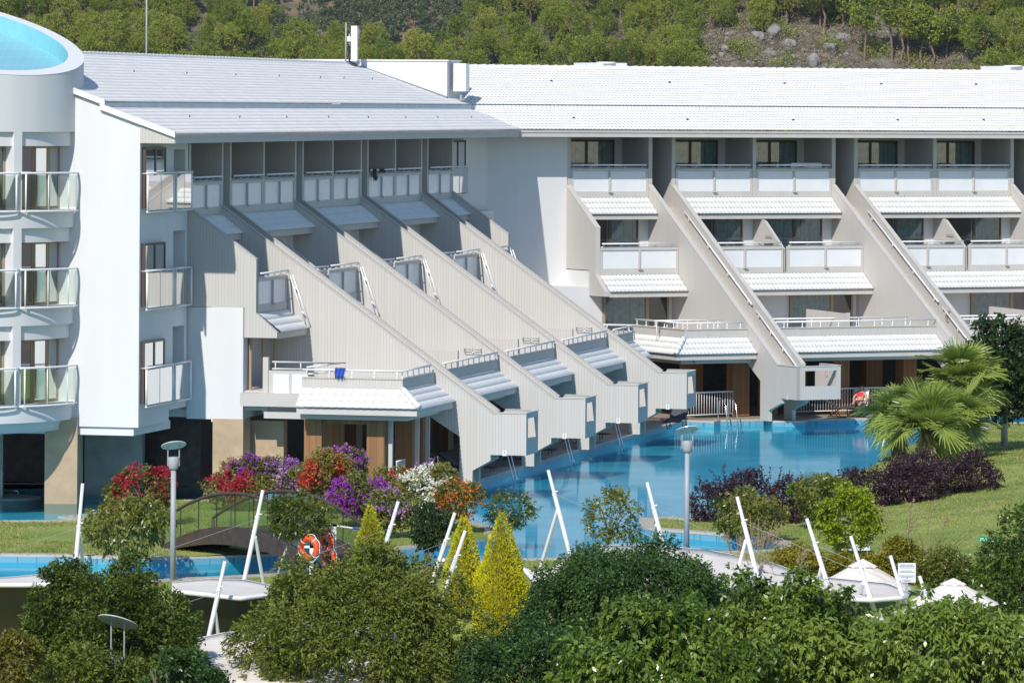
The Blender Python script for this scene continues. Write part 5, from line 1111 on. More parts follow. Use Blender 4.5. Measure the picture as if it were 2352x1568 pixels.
# --- golden cypresses
def cypress(x, ytop, ybase, wpx, Y, label):
    SEED[0] += 1; rng = np.random.default_rng(SEED[0]); a, b_ = at_y(x, ytop, Y), at_y(x, ybase, Y); H = a[2] - b_[2]; R = wpx / 2 / F_PX * Y
    t = empty('golden_cypress', b_, label, 'cypress', 'golden cypresses'); n = int(7500 * R * H); h = 1 - np.sqrt(rng.uniform(0, 1, n)) ; th = rng.uniform(0, 2 * math.pi, n)
    pr = np.interp(h, [0, .06, .22, .5, .8, 1], [.80, .96, 1.0, .76, .36, .03]) * R * (.86 + .24 * rng.uniform(0, 1, n) ** .5) * (1 + .07 * np.sin(h * 23 + 3 * th) + .06 * np.sin(th * 5 + h * 9))
    p = np.stack([b_[0] + pr * np.cos(th), b_[1] + pr * np.sin(th), b_[2] + h * H], 1); d = np.stack([np.cos(th) * .55, np.sin(th) * .55, np.ones(n) * .9], 1) + rng.normal(0, .25, (n, 3))
    v = leaves(rng, p, d, .085, .028, .2) - b_; link_mesh('foliage', np_mesh('foliage', v, quads_n(n)), M['cypress'], t)
    b = MB(); b.lathe(b_ - ZU * .2, [(R * .66, .25), (R * .84, H * .25), (R * .62, H * .52), (R * .26, H * .82), (.01, H)], 12); b.build('inner_branches', M['hedge_in'], t, True)
    b = MB(); b.tube([b_ - ZU * 1.2, b_ + ZU * .5], .05, 8); b.build('trunk', M['trunk'], t, True)
M['hedge_in'] = mat('inner_twigs', (.14, .12, .015), .9)
cypress(850, 1158, 1325, 70, 120.5, 'smallest golden cypress, left of the other two by the lawn island')
cypress(1064, 1180, 1405, 88, 118.5, 'middle golden cypress with a white mast before it')
cypress(1151, 1176, 1455, 124, 116.3, 'largest golden cypress, right of the other two')
# --- bougainvillea
def bougain(box, Y, blossom, label, mix=.75, dens=1.0, leaf='b_green', zb=.25):
    x0, y0, x1, y1 = box; A = (x1 - x0) * (y1 - y0) / 9000 * dens
    t = px_tree('bougainvillea', label, 'flowering bush', box, Y, zb, leaf, SP(20, int(520 * A * (1.4 - mix)), 8, .24, .09, .05, br=(.15, .33), spread=.95), r0=.025, group='bougainvilleas on the lawn island', leafname='leaves', trunkm='whitetrunk',
            extra=[(blossom, SP(22, int(520 * A * mix), 9, .20, .065, .055, br=(.13, .30), spread=.97, shell=.6), 'blossom')])
    rng = np.random.default_rng(int(x0 + y0)); o = ORG[t.name]; c = at_y((x0 + x1) / 2, y0 * .7 + y1 * .3, Y); w_ = (x1 - x0) / F_PX * Y / 2
    for i in range(5):
        th = rng.uniform(-1.3, 1.3); a_ = c + V(math.sin(th) * w_ * .7, 0, math.cos(th) * w_ * .3); e = a_ + V(math.sin(th) * w_ * rng.uniform(.35, .8), rng.normal(0, .2), rng.uniform(.05, .5) * w_); k = 44; tt = np.linspace(0, 1, k)[:, None]
        p = a_ + (e - a_) * tt - ZU * tt ** 2 * .25 * w_ + rng.normal(0, .025, (k, 3)); v = leaves(rng, p, rng.normal(0, 1, (k, 3)), .08, .05, .3) - o; v2 = np.repeat(p, 2, 0) - o + np.tile(np.array([[-.006, 0, 0], [.006, 0, 0]]), (k, 1))
        link_mesh('shoot', np_mesh('shoot', np.concatenate([v, v2]), np.concatenate([quads_n(k), np.array([(2 * j, 2 * j + 1, 2 * j + 3, 2 * j + 2) for j in range(k - 1)]) + len(v)])), M[blossom if i % 2 else leaf], t)
bougain((258, 1078, 395, 1168), 138, 'b_red', 'crimson bougainvillea left of the lamp post on the lawn island', .62)
bougain((468, 1090, 598, 1148), 143, 'b_red', 'low crimson bougainvillea right of the lamp post in front of the stone pier', .80, 1.3)
bougain((528, 1052, 618, 1122), 144.5, 'b_purple', 'vivid purple bougainvillea behind the low crimson one', .9, 1.4)
bougain((598, 1062, 692, 1132), 144, 'b_lilac', 'pale lilac bougainvillea between the vivid purple one and the coral one', .70, 1.2)
bougain((690, 1045, 812, 1140), 142, 'b_coral', 'big coral red bougainvillea in front of the wooden posts', .70, 1.2)
bougain((752, 1034, 842, 1085), 143.5, 'b_purple', 'purple and pink bougainvillea rising above the coral one', .72, 1.2)
bougain((770, 1102, 882, 1178), 138, 'b_purple', 'deep purple bougainvillea in front of the coral one near the bridge rail', .85, 1.3)
bougain((858, 1128, 952, 1205), 134, 'b_lilac', 'mostly green bougainvillea with small purple flowers left of the white one', .30, 1.2)
bougain((925, 1082, 1028, 1168), 137, 'b_white', 'white bougainvillea in the middle of the flowering bushes', .85, 1.3)
bougain((1008, 1112, 1102, 1178), 136, 'b_orange', 'orange bougainvillea right of the white one at the pool edge', .80, 1.3)
bougain((870, 1075, 960, 1140), 139.5, 'b_coral', 'rusty bougainvillea with thin green shoots behind the white one', .35, .8)
bougain((958, 1068, 1045, 1125), 139.5, 'b_lilac', 'pinkish bougainvillea behind the orange one', .45, .9)
bougain((515, 1062, 552, 1085), 144.8, 'b_orange', 'small amber bougainvillea sprig left of the vivid purple one', .6, 1.0)
# --- purple barberry
def spiky(box, Y, label, nsp, leafm='purpleleaf', zb=.25, dens=1.0):
    x0, y0, x1, y1 = box; t = px_tree('purple_bush', label, 'bush', box, Y, zb, leafm, SP(30, int((x1 - x0) * (y1 - y0) / 16 * dens), 7, .22, .075, .045, br=(.22, .36), spread=.85), r0=.03, group='purple leaved bushes')
    rng = np.random.default_rng(int(x0)); o = ORG[t.name]; vs = []
    for i in range(nsp):
        a = at_y(rng.uniform(x0, x1), y0 + (y1 - y0) * .45, Y + rng.uniform(-.5, .5)); b_ = a + V(rng.normal(0, .25), 0, rng.uniform(.5, 1.0) * (y1 - y0) / F_PX * Y * .62); k = 34; tt = np.linspace(0, 1, k)[:, None]
        p = a + (b_ - a) * tt + np.sin(tt * 2.5) * V(rng.normal(0, .12), 0, 0); v = leaves(rng, p, rng.normal(0, 1, (k, 3)) + V(0, 0, .6), .075, .04, .2) - o; v2 = np.repeat(p, 2, 0) - o + np.tile(np.array([[-.006, 0, 0], [.006, 0, 0]]), (k, 1)); q2 = [(2 * j, 2 * j + 1, 2 * j + 3, 2 * j + 2) for j in range(k - 1)]
        link_mesh('shoot', np_mesh('shoot', np.concatenate([v, v2]), np.concatenate([quads_n(k), np.array(q2) + len(v)])), M[leafm], t)
spiky((1590, 1105, 1665, 1198), 140.5, 'loose purple bush at the left end of the purple shrubs, against the pool', 9)
spiky((1655, 1085, 1780, 1195), 141, 'purple bush with tall shoots behind the yellow green shrub', 16)
spiky((1770, 1095, 1860, 1195), 140, 'purple bush between the yellow green shrub and the taller green shrub', 8)
spiky((1920, 1078, 2060, 1170), 145.5, 'purple bush left of the tilted white slab', 9, dens=1.1)
spiky((2030, 1055, 2180, 1172), 146, 'dense purple bush right of the tilted white slab', 5, dens=1.3)
spiky((2140, 1045, 2298, 1162), 147.5, 'dense purple bush at the right end under the palm trunk', 4, dens=1.3)
spiky((2060, 1040, 2150, 1110), 152, 'purple bush under the front palm', 3, dens=1.2)
# --- fan palms
def palm(bx, by, cx_, cy, Y, nf, fl, label, seed, zb):
    rng = np.random.default_rng(seed); c = at_y(cx_, cy, Y); base = V(at_y(bx, by, Y)[0], Y, zb); t = empty('fan_palm', base, label, 'palm tree', 'fan palms by the pool')
    b = MB(); b.tube([base, base * .5 + c * .5 + V(.05, 0, 0), c], .20, 12, .15); b.build('trunk', M['trunk'], t, True)
    sk = leaves(rng, base + (c - base) * rng.uniform(.25, 1, (260, 1)) + unit(rng.normal(0, 1, (260, 3)) * V(1, 1, .1)) * .2, rng.normal(0, .4, (260, 3)) - V(0, 0, 1), .40, .05, .1) - base
    link_mesh('dead_fronds', np_mesh('dead_fronds', sk, quads_n(260)), M['straw'], t)
    for i in range(nf):
        el = rad(rng.uniform(-28, 80)) if i > 4 else rad(rng.uniform(10, 55)); az = 2 * math.pi * (i * .618) + rng.uniform(-.2, .2)
        d = V(math.cos(az) * math.cos(el), math.sin(az) * math.cos(el), math.sin(el)); ps = rng.uniform(.45, 1.0); hub = c + d * ps - ZU * (.10 * ps)
        sd = np.cross(d, ZU); sd /= np.linalg.norm(sd) + 1e-6; up = np.cross(sd, d); tw = rng.uniform(-.5, .5); sd, up = sd * math.cos(tw) + up * math.sin(tw), up * math.cos(tw) - sd * math.sin(tw)
        be = rad(rng.uniform(-5, 60)); d, up = d * math.cos(be) - up * math.sin(be), up * math.cos(be) + d * math.sin(be)
        nb_, V_, Q_ = 38, [], []
        for k in range(nb_):
            a = rad(-128 + 256 * k / (nb_ - 1)); L_ = fl * (1.0 - .25 * (abs(a) / 2.2) ** 2) * rng.uniform(.9, 1.06); dd = d * math.cos(a) + sd * math.sin(a) + up * (.22 * abs(math.sin(a / 2)))
            dd /= np.linalg.norm(dd); wv = np.cross(dd, up); wv /= np.linalg.norm(wv); w0 = L_ * .5 * rad(256 / (nb_ - 1)) * .56
            dr = rng.uniform(.02, .13); pts = [hub, hub + dd * L_ * .52, hub + dd * L_ * .78 - ZU * L_ * dr * .18, hub + dd * L_ - ZU * L_ * dr]; ws = [.008, w0, w0 * .55, .004]; q0 = len(V_)
            for p, w_ in zip(pts, ws): V_ += [p - wv * w_ + up * .010 * ((k % 2) * 2 - 1), p + wv * w_ - up * .010 * ((k % 2) * 2 - 1)]
            Q_ += [(q0 + 2 * j, q0 + 2 * j + 1, q0 + 2 * j + 3, q0 + 2 * j + 2) for j in range(3)]
        fr = link_mesh('frond', np_mesh('frond', np.array(V_) - base, Q_), M['palm'], t)
        b = MB(); b.tube([c - ZU * .1, (c + hub) / 2 + ZU * .06, hub], .022, 5, .014); b.build('leaf_stalk', M['palm'], fr)
palm(2130, 1065, 2128, 985, 158, 26, 1.08, 'front fan palm with the widest bright crown low over the pool edge', 3, .3)
palm(2215, 1060, 2205, 880, 164, 22, 1.12, 'tallest fan palm, its crown standing above the other palms', 5, .5)
palm(2225, 1070, 2190, 955, 160.5, 20, .98, 'fan palm between the front palm and the dark tree', 8, .5)
palm(2060, 1060, 2070, 950, 163, 16, 1.0, 'paler fan palm behind the front palm on its pool side', 11, .25)
# --- plume grasses, reeds and hedge
def grass_clump(x, yb, Y, hpx, label, n=70, plumes=9, seed=1, zb=None):
    rng = np.random.default_rng(seed); p = at_y(x, yb, Y); p = V(p[0], Y, zlawn(p[0], Y) if zb is None else zb); H = hpx / F_PX * Y; t = empty('plume_grass', p, label, 'grass clump', 'ornamental plume grasses')
    vs, pv = [], []
    for i in range(n):
        d = V(rng.normal(0, .35), rng.normal(0, .3), 1); h = H * rng.uniform(.4, .85); k = 6; tt = np.linspace(0, 1, k)[:, None]; q = p + d * h * tt - ZU * (tt ** 2.5) * h * .3; wv = V(.006, .004, 0); s = np.stack([q[:-1] - wv, q[:-1] + wv, q[1:] + wv, q[1:] - wv], 1).reshape(-1, 3); vs.append(s)
    for i in range(plumes):
        d = V(rng.normal(.1, .25), rng.normal(0, .2), 1); h = H * rng.uniform(.75, 1.05); tt = np.linspace(0, 1, 6)[:, None]; q = p + d * h * tt; wv = V(.007, .004, 0); vs.append(np.stack([q[:-1] - wv, q[:-1] + wv, q[1:] + wv, q[1:] - wv], 1).reshape(-1, 3))
        m_ = 60; u = rng.uniform(0, 1, (m_, 1)); c = p + d * h * (.72 + .3 * u) + V(.16, 0, -.05) * u ** 2 * .8 * H; pv.append(leaves(rng, c, d * .7 + rng.normal(0, .5, (m_, 3)) + V(.4, 0, -.1), .10 * (1.2 - u.mean()), .02, .2))
    v = np.concatenate(vs) - p; link_mesh('blade', np_mesh('blade', v, quads_n(len(v) // 4)), M['straw'], t)
    v = np.concatenate(pv) - p; link_mesh('plume', np_mesh('plume', v, quads_n(len(v) // 4)), M['plume'], t)
grass_clump(1735, 1290, 120.5, 170, 'plume grass with leaning brown plumes behind the right canopy', 120, 13, 1)
grass_clump(1700, 1262, 123, 110, 'shorter plume grass left of the leaning brown plumes', 60, 7, 2)
grass_clump(1808, 1320, 119, 150, 'thin upright plume grass between two leaning masts', 60, 5, 3)
grass_clump(2130, 1330, 123.5, 190, 'tall thin reed like grass before the right lawn', 70, 5, 4)
grass_clump(2070, 1330, 122.5, 170, 'thin reed like grass behind the notice board', 50, 3, 5)
grass_clump(985, 1330, 121.5, 85, 'fine green grass clump left of the middle cypress', 60, 2, 6)
for i, (bx, Y, lab, lm) in enumerate((((1770, 1262, 1900, 1320), 123, 'yellow green low hedge behind the cream canopy, under the lime green tree', 'hedge'), ((1900, 1275, 2030, 1330), 123, 'yellow green hedge section between the lime green tree trunk and the notice board', 'hedge'), ((2010, 1245, 2140, 1350), 122.5, 'taller yellow green hedge section behind the notice board', 'hedge'), ((2110, 1255, 2260, 1365), 121.5, 'tangled olive yellow hedge section right of the notice board', 'citrus'))):
    px_tree('hedge', lab, 'hedge', bx, Y, None, lm, SP(26, 1100, 7, .18, .07, .045, br=(.26, .42), spread=.85), r0=.02, leafname='leaves', limbs=4)
def tufts(path, n, seed, label):
    r_ = np.random.default_rng(seed); xs = [p[0] for p in path]; ys = [p[1] for p in path]; P = []
    x0, x1, y0, y1 = max(min(xs), -17), min(max(xs), 24), max(min(ys), 121), min(max(ys), 190)
    X, Y = r_.uniform(x0, x1, n * 4), r_.uniform(y0, y1, n * 4); C = np.zeros(n * 4, bool); pa = np.array(path)
    for (ax, ay), (bx, by) in zip(pa, np.roll(pa, -1, 0)):
        if ay != by: C ^= ((ay > Y) != (by > Y)) & (X < (bx - ax) * (Y - ay) / (by - ay) + ax)
    C &= np.abs(X) < Y * .106; X, Y = X[C][:n], Y[C][:n]; P = [(x, y, zlawn(x, y) - .01) for x, y in zip(X, Y)]
    P = np.array(P); v = leaves(r_, P, r_.normal(0, .5, P.shape) + V(0, 0, 1), .075, .022, .2)
    o = link_mesh('grass_tufts', np_mesh('grass_tufts', v, quads_n(len(P))), M['grassblade']); o['kind'] = 'stuff'; tag(o, label, 'grass')
M['grassblade'] = F_('grass_blade', (0.09, 0.15, 0.02), (0.33, 0.36, 0.10), (0.44, 0.40, 0.16), .3, .6, .2, nscale=.8)
tufts(isl, 50000, 5, 'short mown grass on the lawn island'); tufts(land + [(-40, 96), (60, 96)], 90000, 6, 'short mown grass on the right lawn and the bank')
# --- the big trees in front
BIG = dict(br=(.10, .20), spread=.93, shell=.72)
def big(box, Y, lm, spec, label, kind='tree', **kw):
    return px_tree(kind, label, 'tree', box, Y, -3.3, lm, spec, r0=.16, **kw)
big((50, 1288, 455, 1640), 108.0, 'olive', SP(130, 6500, 9, .26, .10, .040, droop=.05, lead=.9, **BIG), 'big olive green tree at the lower left around the pale lamp disc', kind='feather_leaved_tree', depth=.8)
big((-120, 1475, 345, 1760), 105.0, 'olive', SP(100, 4600, 9, .26, .10, .040, droop=.05, lead=.9, **BIG), 'low spreading olive green tree in front of the pale lamp disc', kind='feather_leaved_tree', depth=.6)
big((-140, 1462, 105, 1690), 103.4, 'yellowleaf', SP(36, 1700, 9, .26, .11, .045, droop=.05, **BIG), 'yellowing tree in the bottom left corner', kind='feather_leaved_tree', depth=.8)
big((555, 1268, 1112, 1680), 108, 'olive', SP(190, 10500, 9, .26, .10, .040, droop=.05, lead=.9, **{**BIG, 'flat': .3}), 'big round dark tree in the lower middle, left of the golden cypresses', kind='feather_leaved_tree', depth=.8)
big((300, 1500, 520, 1680), 103, 'feather', SP(36, 1500, 9, .26, .11, .045, droop=.05, **BIG), 'dark green bough at the bottom edge right of the yellowing tree', kind='feather_leaved_tree', depth=.8)
big((1212, 1238, 1668, 1640), 112, 'feather', SP(170, 13000, 9, .30, .09, .038, droop=.25, lead=.9, **BIG), 'deep green feathery tree right of the largest golden cypress', kind='feather_leaved_tree', depth=.8)
big((1060, 1442, 1400, 1700), 106, 'feather', SP(100, 5200, 9, .30, .09, .038, droop=.25, lead=.9, **BIG), 'deep green feathery tree at the bottom centre, lower than its neighbour', kind='feather_leaved_tree', depth=.8)
BR_ = dict(br=(.11, .22), spread=.93, shell=.68, droop=.5, flat=.35, lead=.5)
big((1300, 1378, 1760, 1720), 103, 'broad', SP(90, 2700, 9, .34, .165, .075, **BR_), 'broad leaved green tree at the bottom, left of its two neighbours', kind='broad_leaved_tree', depth=.7)
big((1600, 1362, 2060, 1720), 104.5, 'broad', SP(100, 2900, 9, .34, .165, .075, **BR_), 'broad leaved green tree with tall shoots reaching over the wide cream canopy', kind='broad_leaved_tree', depth=.7)
big((1960, 1392, 2450, 1720), 103, 'broad', SP(94, 2700, 9, .34, .165, .075, **BR_), 'broad leaved green tree in the bottom right corner', kind='broad_leaved_tree', depth=.7)
for i, (x, y0, y1) in enumerate(((1690, 1295, 1400), (1735, 1310, 1400), (1840, 1305, 1400), (1820, 1350, 1420), (2145, 1335, 1430), (1930, 1350, 1430), (2240, 1345, 1420))):
    px_tree('leafy_shoot', ['upright leafy shoot left of the leaning mast base', 'upright leafy shoot behind the leaning mast base', 'tall upright leafy shoot before the stained cream canopy', 'leafy shoot just below the tall one before the cream canopy', 'leafy shoot right of the notice board', 'leafy shoot under the leaning masts', 'leafy shoot before the second parasol'][i], 'branch', (x - 24, y0, x + 24, y1 + 40), 104, -3.0, 'broad', SP(12, 85, 8, .2, .15, .065, br=(.2, .34), droop=.5, spread=.9), r0=.02, limbs=3, leafname='leaves')

# ================================================================== HILLS AND PINES
def zhill(x, y):
    s = 13.0 + .42 * (y - 790)
    if s > 13: pass
    dip = sstep(-46, -37, x) * (1 - sstep(-14, 2, x)); crest = 44 - dip * 26.5 + 1.2 * math.sin(x * .15)
    mound = 6.2 * sstep(22, 34, x) * sstep(765, 800, y) * (1 - .0 * x)
    z = s + mound
    if z > crest: z = crest - .25 * (z - crest)
    return max(-3.2, z + .5 * math.sin(x * .5) * math.cos(y * .4))
def hill_mesh(name, xs, ys, zf, m):
    P = [(x, y, zf(x, y)) for y in ys for x in xs]; nx = len(xs); q = [(j * nx + i, j * nx + i + 1, (j + 1) * nx + i + 1, (j + 1) * nx + i) for j in range(len(ys) - 1) for i in range(nx - 1)]
    o = link_mesh(name, np_mesh(name, P, q, smooth=True), m); o['kind'] = 'structure'; return o
hill_mesh('near_hill', list(np.arange(-170, 171, 3.0)), list(np.arange(700, 960, 3.0)), zhill, M['hill'])
def zfar(x, y): return 20 + .34 * (y - 1750) + 6 * math.sin(x * .02 + 1) + 2 * math.sin(x * .11) + 2 * math.sin(y * .05)
hill_mesh('far_hill', list(np.arange(-500, 501, 10.0)), list(np.arange(1700, 2400, 10.0)), zfar, M['redearth'])
# prototypes
def pine_mesh(seed, H, Rx, nb, n, trunk_h):
    rng = np.random.default_rng(seed); C = V(0, 0, trunk_h + (H - trunk_h) * .52); R = V(Rx, Rx, (H - trunk_h) * .5)
    v = crown_mesh('pine', rng, C, R, nb, n, 14, .55, .34, .085, droop=-.15, flat=.3, br=(.22, .40), spread=.80, shell=.6)
    q = quads_n(len(v) // 4); b = trunk_mb(V(0, 0, -1.5), C, R, rng, .22, 8); tv = np.array(b.v); tq, tt = [], []
    for f in b.f:
        if len(f) == 4: tq.append(f)
        else: tt += [(f[0], f[i], f[i + 1]) for i in range(1, len(f) - 1)]
    k = len(v); me = np_mesh('pine', np.concatenate([v, tv]), np.concatenate([q, np.array(tq) + k]), np.array(tt) + k, mats=np.concatenate([np.zeros(len(q)), np.ones(len(tq) + len(tt))]))
    me.materials.append(M['pine']); me.materials.append(M['pinetrunk']); return me
PINES = [pine_mesh(40 + i, h, r, nb, n, th) for i, (h, r, nb, n, th) in enumerate(((7.0, 2.7, 20, 460, 1.2), (6.2, 3.0, 22, 480, .9), (8.2, 2.6, 22, 500, 1.5), (5.4, 2.5, 16, 380, .6), (7.4, 3.3, 26, 560, 1.4), (6.6, 2.3, 16, 400, 1.2)))]
rng = np.random.default_rng(77)
def put_pine(x, y, me, s, label, group, dz=0):
    o = bpy.data.objects.new('pine_tree', me); COL.objects.link(o); o.location = (x, y, zhill(x, y) + dz); o.rotation_euler = (0, 0, rng.uniform(0, 6.28)); o.scale = (s * rng.uniform(.9, 1.1), s * rng.uniform(.9, 1.1), s * rng.uniform(.85, 1.15)); tag(o, label, 'pine tree', group); return o
cnt = 0
for row in range(13):
    y = 772 + row * 4.6; x = -98 + rng.uniform(0, 4)
    while x < 100:
        xx, yy = x + rng.uniform(-1.3, 1.3), y + rng.uniform(-1.6, 1.6); z = zhill(xx, yy); u = 1176 + xx / yy * F_PX; vtop = 244 - (z + 7 - CAM_H) / yy * F_PX; vb = 244 - (z - CAM_H) / yy * F_PX
        crestdrop = -40 < xx < -8 and yy > 812
        bare = 29 < xx < 57 and vb > 66 + 40 * abs((xx - 43) / 14) or 55 < xx < 74 and yy < 806
        if vb > -30 and vtop < 175 and not bare and not crestdrop:
            w_ = 'left' if u < 640 else 'middle' if u < 1600 else 'right'
            lab = {'left': 'rounded pine in the dense dark stand on the hill behind the left roof', 'middle': 'rounded yellow green pine on the hill behind the middle of the roof', 'right': 'pine above the rocky slope on the hill behind the right roof'}[w_]
            put_pine(xx, yy, PINES[int(rng.integers(0, 6))], rng.uniform(.72, 1.12), lab, 'pines on the hill, ' + w_ + ' stand'); cnt += 1
        x += rng.uniform(4.0, 5.6)
print('pines', cnt)
# tall pines with bare trunks above the rocky slope
tr = [(1985, 60, 162), (2050, 50, 160), (2062, 62, 160), (2092, 82, 163), (2118, 85, 158), (2140, 95, 162), (2170, 92, 150), (2205, 85, 125), (1930, 30, 70), (1890, 0, 80)]
for i, (x, yt, yb) in enumerate(tr):
    Y = 792 + (162 - yb) * .12; p, q = at_y(x, yb, Y), at_y(x + (-6 if i % 2 else 5), yt, Y); H = q[2] - p[2]; SEED[0] += 1; r_ = np.random.default_rng(SEED[0])
    t = empty('tall_pine', p, ['tall pine with a reddish bare trunk, first right of the rocks', 'pine with a leaning bare trunk, left one of a crossing pair', 'pine with a straight bare trunk, right one of a crossing pair', 'thin trunked pine just right of the crossing pair', 'reddish trunked pine second right of the crossing pair', 'slim dark trunked pine third right of the crossing pair', 'pine with a pale trunk left of the roof fan', 'pine with a short bare trunk nearest the right roof fan', 'half dead pine with bare grey branches above the rocks', 'dark pine with a bare trunk on the crest above the rocks'][i], 'pine tree', 'bare trunked pines')
    b = MB(); m_ = (p + q) / 2 + V(r_.normal(0, .35), 0, 0); b.tube([p - ZU * 1.5, p, m_, q, q + ZU * 2.5], .26, 8, .12)
    for k in range(7):
        a = q + ZU * r_.uniform(-H * .35, 2); e = a + V(r_.normal(0, 1.5), r_.normal(0, .8), r_.uniform(.1, 1)); b.tube([a, (a + e) / 2 + ZU * .15, e], .06, 5, .02)
    b.build('trunk', M['pinetrunk'], t, True)
    v = crown_mesh('c', r_, q + ZU * 2.2, V(3.0, 2.8, 2.6), 20, 430, 6, .5, .5, .2, droop=-.15, flat=.3, br=(.2, .38), spread=.85) - p; link_mesh('crown', np_mesh('crown', v, quads_n(len(v) // 4)), M['pine'], t)
# boulders and brush on the rocky slope
def rock_mesh(seed):
    r_ = np.random.default_rng(seed); import bmesh; bm = bmesh.new(); bmesh.ops.create_icosphere(bm, subdivisions=3, radius=1); f = r_.normal(0, 1, (5, 3))
    for v in bm.verts:
        c = np.array(v.co); d_ = 1 + .16 * np.sin(c @ f[0] * 2.2) + .10 * np.sin(c @ f[1] * 4) + .06 * np.sin(c @ f[2] * 7)
        c = c * d_; c = np.minimum(c, np.array([.85, .85, .9])) if seed % 2 else c; v.co = c * np.array([1, .9, .8])
    me = bpy.data.meshes.new('boulder'); bm.to_mesh(me); bm.free(); me.materials.append(M['rock']); return me
ROCKS = [rock_mesh(i) for i in range(5)]
rng = np.random.default_rng(5)
big_r = [(1780, 78, 1.5, 'tall pale boulder highest on the rocky slope'), (1742, 92, 1.5, 'rounded grey boulder just below the tallest one'), (1812, 105, 1.35, 'broad boulder right of the two highest'), (1770, 122, 1.3, 'low wide boulder in the middle of the rocky slope'), (1680, 82, 1.1, 'pointed pale boulder at the upper left of the slope'), (1665, 115, .9, 'small pale boulder on the left of the slope'), (1905, 112, 1.4, 'grey boulder on the right of the slope'), (1870, 135, 1.3, 'boulder low on the slope above the ridge tiles'), (1935, 85, 1.2, 'boulder at the upper right under the half dead pine')]
for i in range(120):
    if i < 9: x, y, s, lab = big_r[i]
    else: x, y, s, lab = rng.uniform(1610, 2080), rng.uniform(70, 160), rng.uniform(.18, .6), 'small grey stone lying among dry brush on the rocky slope'
    yy = 800
    for it in range(40):
        p = at_y(x, y, yy); dz = p[2] - zhill(p[0], yy)
        if dz < 0: yy -= .8
        else: yy += .6
        yy = min(max(yy, 770), 850)
    p = at_y(x, y, yy); o = bpy.data.objects.new('boulder', ROCKS[i % 5]); COL.objects.link(o); o.location = (p[0], yy, zhill(p[0], yy) + .1 * s); o.scale = (s, s * .9, s * rng.uniform(.7, 1.15)); o.rotation_euler = (0, 0, rng.uniform(0, 6)); tag(o, lab, 'boulder', 'boulders on the slope')
def scatter(name, m, n, fx, fy, size, seed, ok, kind=True, lw=.5, clump=7, rad_=.5, zf=zhill):
    r_ = np.random.default_rng(seed); P, D = [], []
    while len(P) < n:
        x, y = r_.uniform(*fx), r_.uniform(*fy)
        if ok(x, y):
            z = zf(x, y); s = r_.uniform(.5, 1.2)
            for k in range(clump): d_ = r_.normal(0, 1, 3); d_[2] = abs(d_[2]); P.append(V(x, y, z) + d_ * rad_ * s * .6); D.append(d_)
    v = leaves(r_, np.array(P), np.array(D), size, size * lw, .3); o = link_mesh(name, np_mesh(name, v, quads_n(len(P))), M[m]); o['kind'] = 'stuff'; return o
tag(scatter('dry_brush', 'drybush', 110000, (24, 84), (775, 835), .42, 9, lambda x, y: math.sin(x * .8 + 1) + math.sin(y * .5 + x * .4) > -.9, clump=24, rad_=.8, lw=.3), 'dry grey brown brush covering the rocky slope', 'brush')
tag(scatter('green_brush', 'pine', 30000, (22, 80), (775, 830), .42, 10, lambda x, y: math.sin(x * .9) + math.sin(y * .7 + x * .3) > .9, clump=90, rad_=1.5), 'green bushes dotted over the rocky slope', 'brush')
# far wooded slope: one mass
r_ = np.random.default_rng(12); vs = []
for i in range(900):
    x, y = r_.uniform(-125, 25), r_.uniform(1745, 1900)
    if abs(x + 72 + .2 * (y - 1800)) < 15 and r_.uniform() < .62: continue
    z = zfar(x, y); h, r0_ = r_.uniform(4, 6.5), r_.uniform(2.0, 3.2); vs.append(crown_mesh('f', r_, V(x, y, z + h * .5), V(r0_, r0_, h * .5), 8, 60, 6, .7, 1.0, .5, droop=-.1, br=(.3, .5)))
v = np.concatenate(vs); o = link_mesh('far_forest', np_mesh('far_forest', v, quads_n(len(v) // 4)), M['pinefar']); tag(o, 'bluish far off pine slope seen in the dip between the nearer stands', 'forest', kind='stuff')

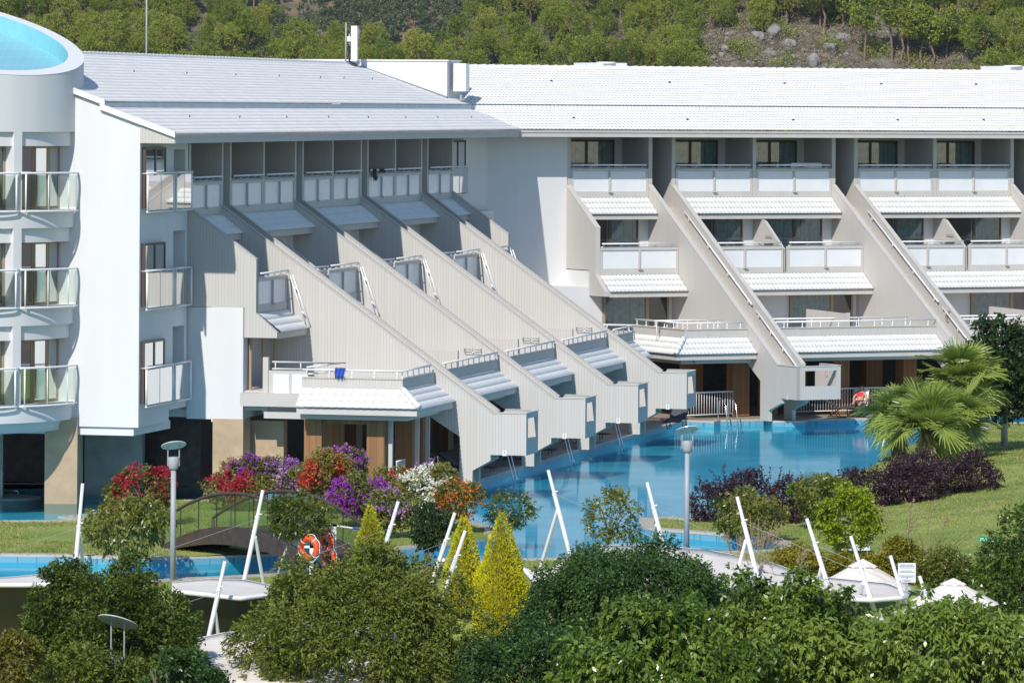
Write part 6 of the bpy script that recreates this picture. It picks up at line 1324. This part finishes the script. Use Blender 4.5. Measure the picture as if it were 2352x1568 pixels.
# ================================================================== LIGHT, SKY, CAMERA
SUN = V(-.385, -1.165, 1.0); SUN = SUN / np.linalg.norm(SUN)
wd = bpy.data.worlds.new('World'); S.world = wd; wd.use_nodes = True; nt = wd.node_tree; bg = nt.nodes['Background']
sk = nt.nodes.new('ShaderNodeTexSky'); sk.sky_type = 'NISHITA'; sk.sun_disc = False; sk.sun_elevation = math.asin(SUN[2]); sk.sun_rotation = math.atan2(SUN[0], SUN[1]); sk.altitude = 50; sk.air_density = 1.0; sk.dust_density = 0.0; sk.ozone_density = 5.0
nt.links.new(sk.outputs[0], bg.inputs[0]); bg.inputs[1].default_value = SKY_STRENGTH
la = bpy.data.lights.new('sun', 'SUN'); la.energy = SUN_STRENGTH; la.angle = rad(.5); la.color = (1.0, .945, .86); lo_ = bpy.data.objects.new('sun', la); COL.objects.link(lo_); lo_.rotation_euler = Vector(tuple(-SUN)).to_track_quat('-Z', 'Y').to_euler(); lo_.location = (-40, -60, 90)
cam = bpy.data.cameras.new('camera'); co = bpy.data.objects.new('camera', cam); COL.objects.link(co); S.camera = co
cam.sensor_fit = 'HORIZONTAL'; cam.sensor_width = 36; cam.lens = 36 * F_PX / 2352; cam.shift_x = 0; cam.shift_y = -(784 - 244) / 2352; cam.clip_start = 1; cam.clip_end = 9000
m4 = Matrix.Identity(4)
for i in range(3): m4[i][0], m4[i][1], m4[i][2], m4[i][3] = RX[i], UP[i], (0, -1, 0)[i], EYE[i]
co.matrix_world = m4
S.view_settings.view_transform = 'Standard'; S.view_settings.look = 'None'; S.view_settings.exposure = EXPO; S.view_settings.gamma = 1.0
S.render.engine = 'CYCLES'; S.cycles.max_bounces = 8; S.cycles.transparent_max_bounces = 24; S.cycles.diffuse_bounces = 3; S.cycles.glossy_bounces = 4; S.cycles.use_denoising = True
# ------------------------------------------------------------------ thin summer haze
hz = MB(); hz.box(-700, 700, -60, 2700, -4.6, 330); ho = hz.build('haze', None); ho['kind'] = 'stuff'; ho['label'] = 'thin blue summer haze over the whole valley'
hm = bpy.data.materials.new('haze'); hm.use_nodes = True; hn = hm.node_tree; hn.nodes.clear(); hout = hn.nodes.new('ShaderNodeOutputMaterial'); hv = hn.nodes.new('ShaderNodeVolumePrincipled')
hv.inputs['Color'].default_value = (.75, .84, .95, 1); hv.inputs['Density'].default_value = .000055; hv.inputs['Anisotropy'].default_value = .3; hn.links.new(hv.outputs[0], hout.inputs['Volume']); ho.data.materials.append(hm)
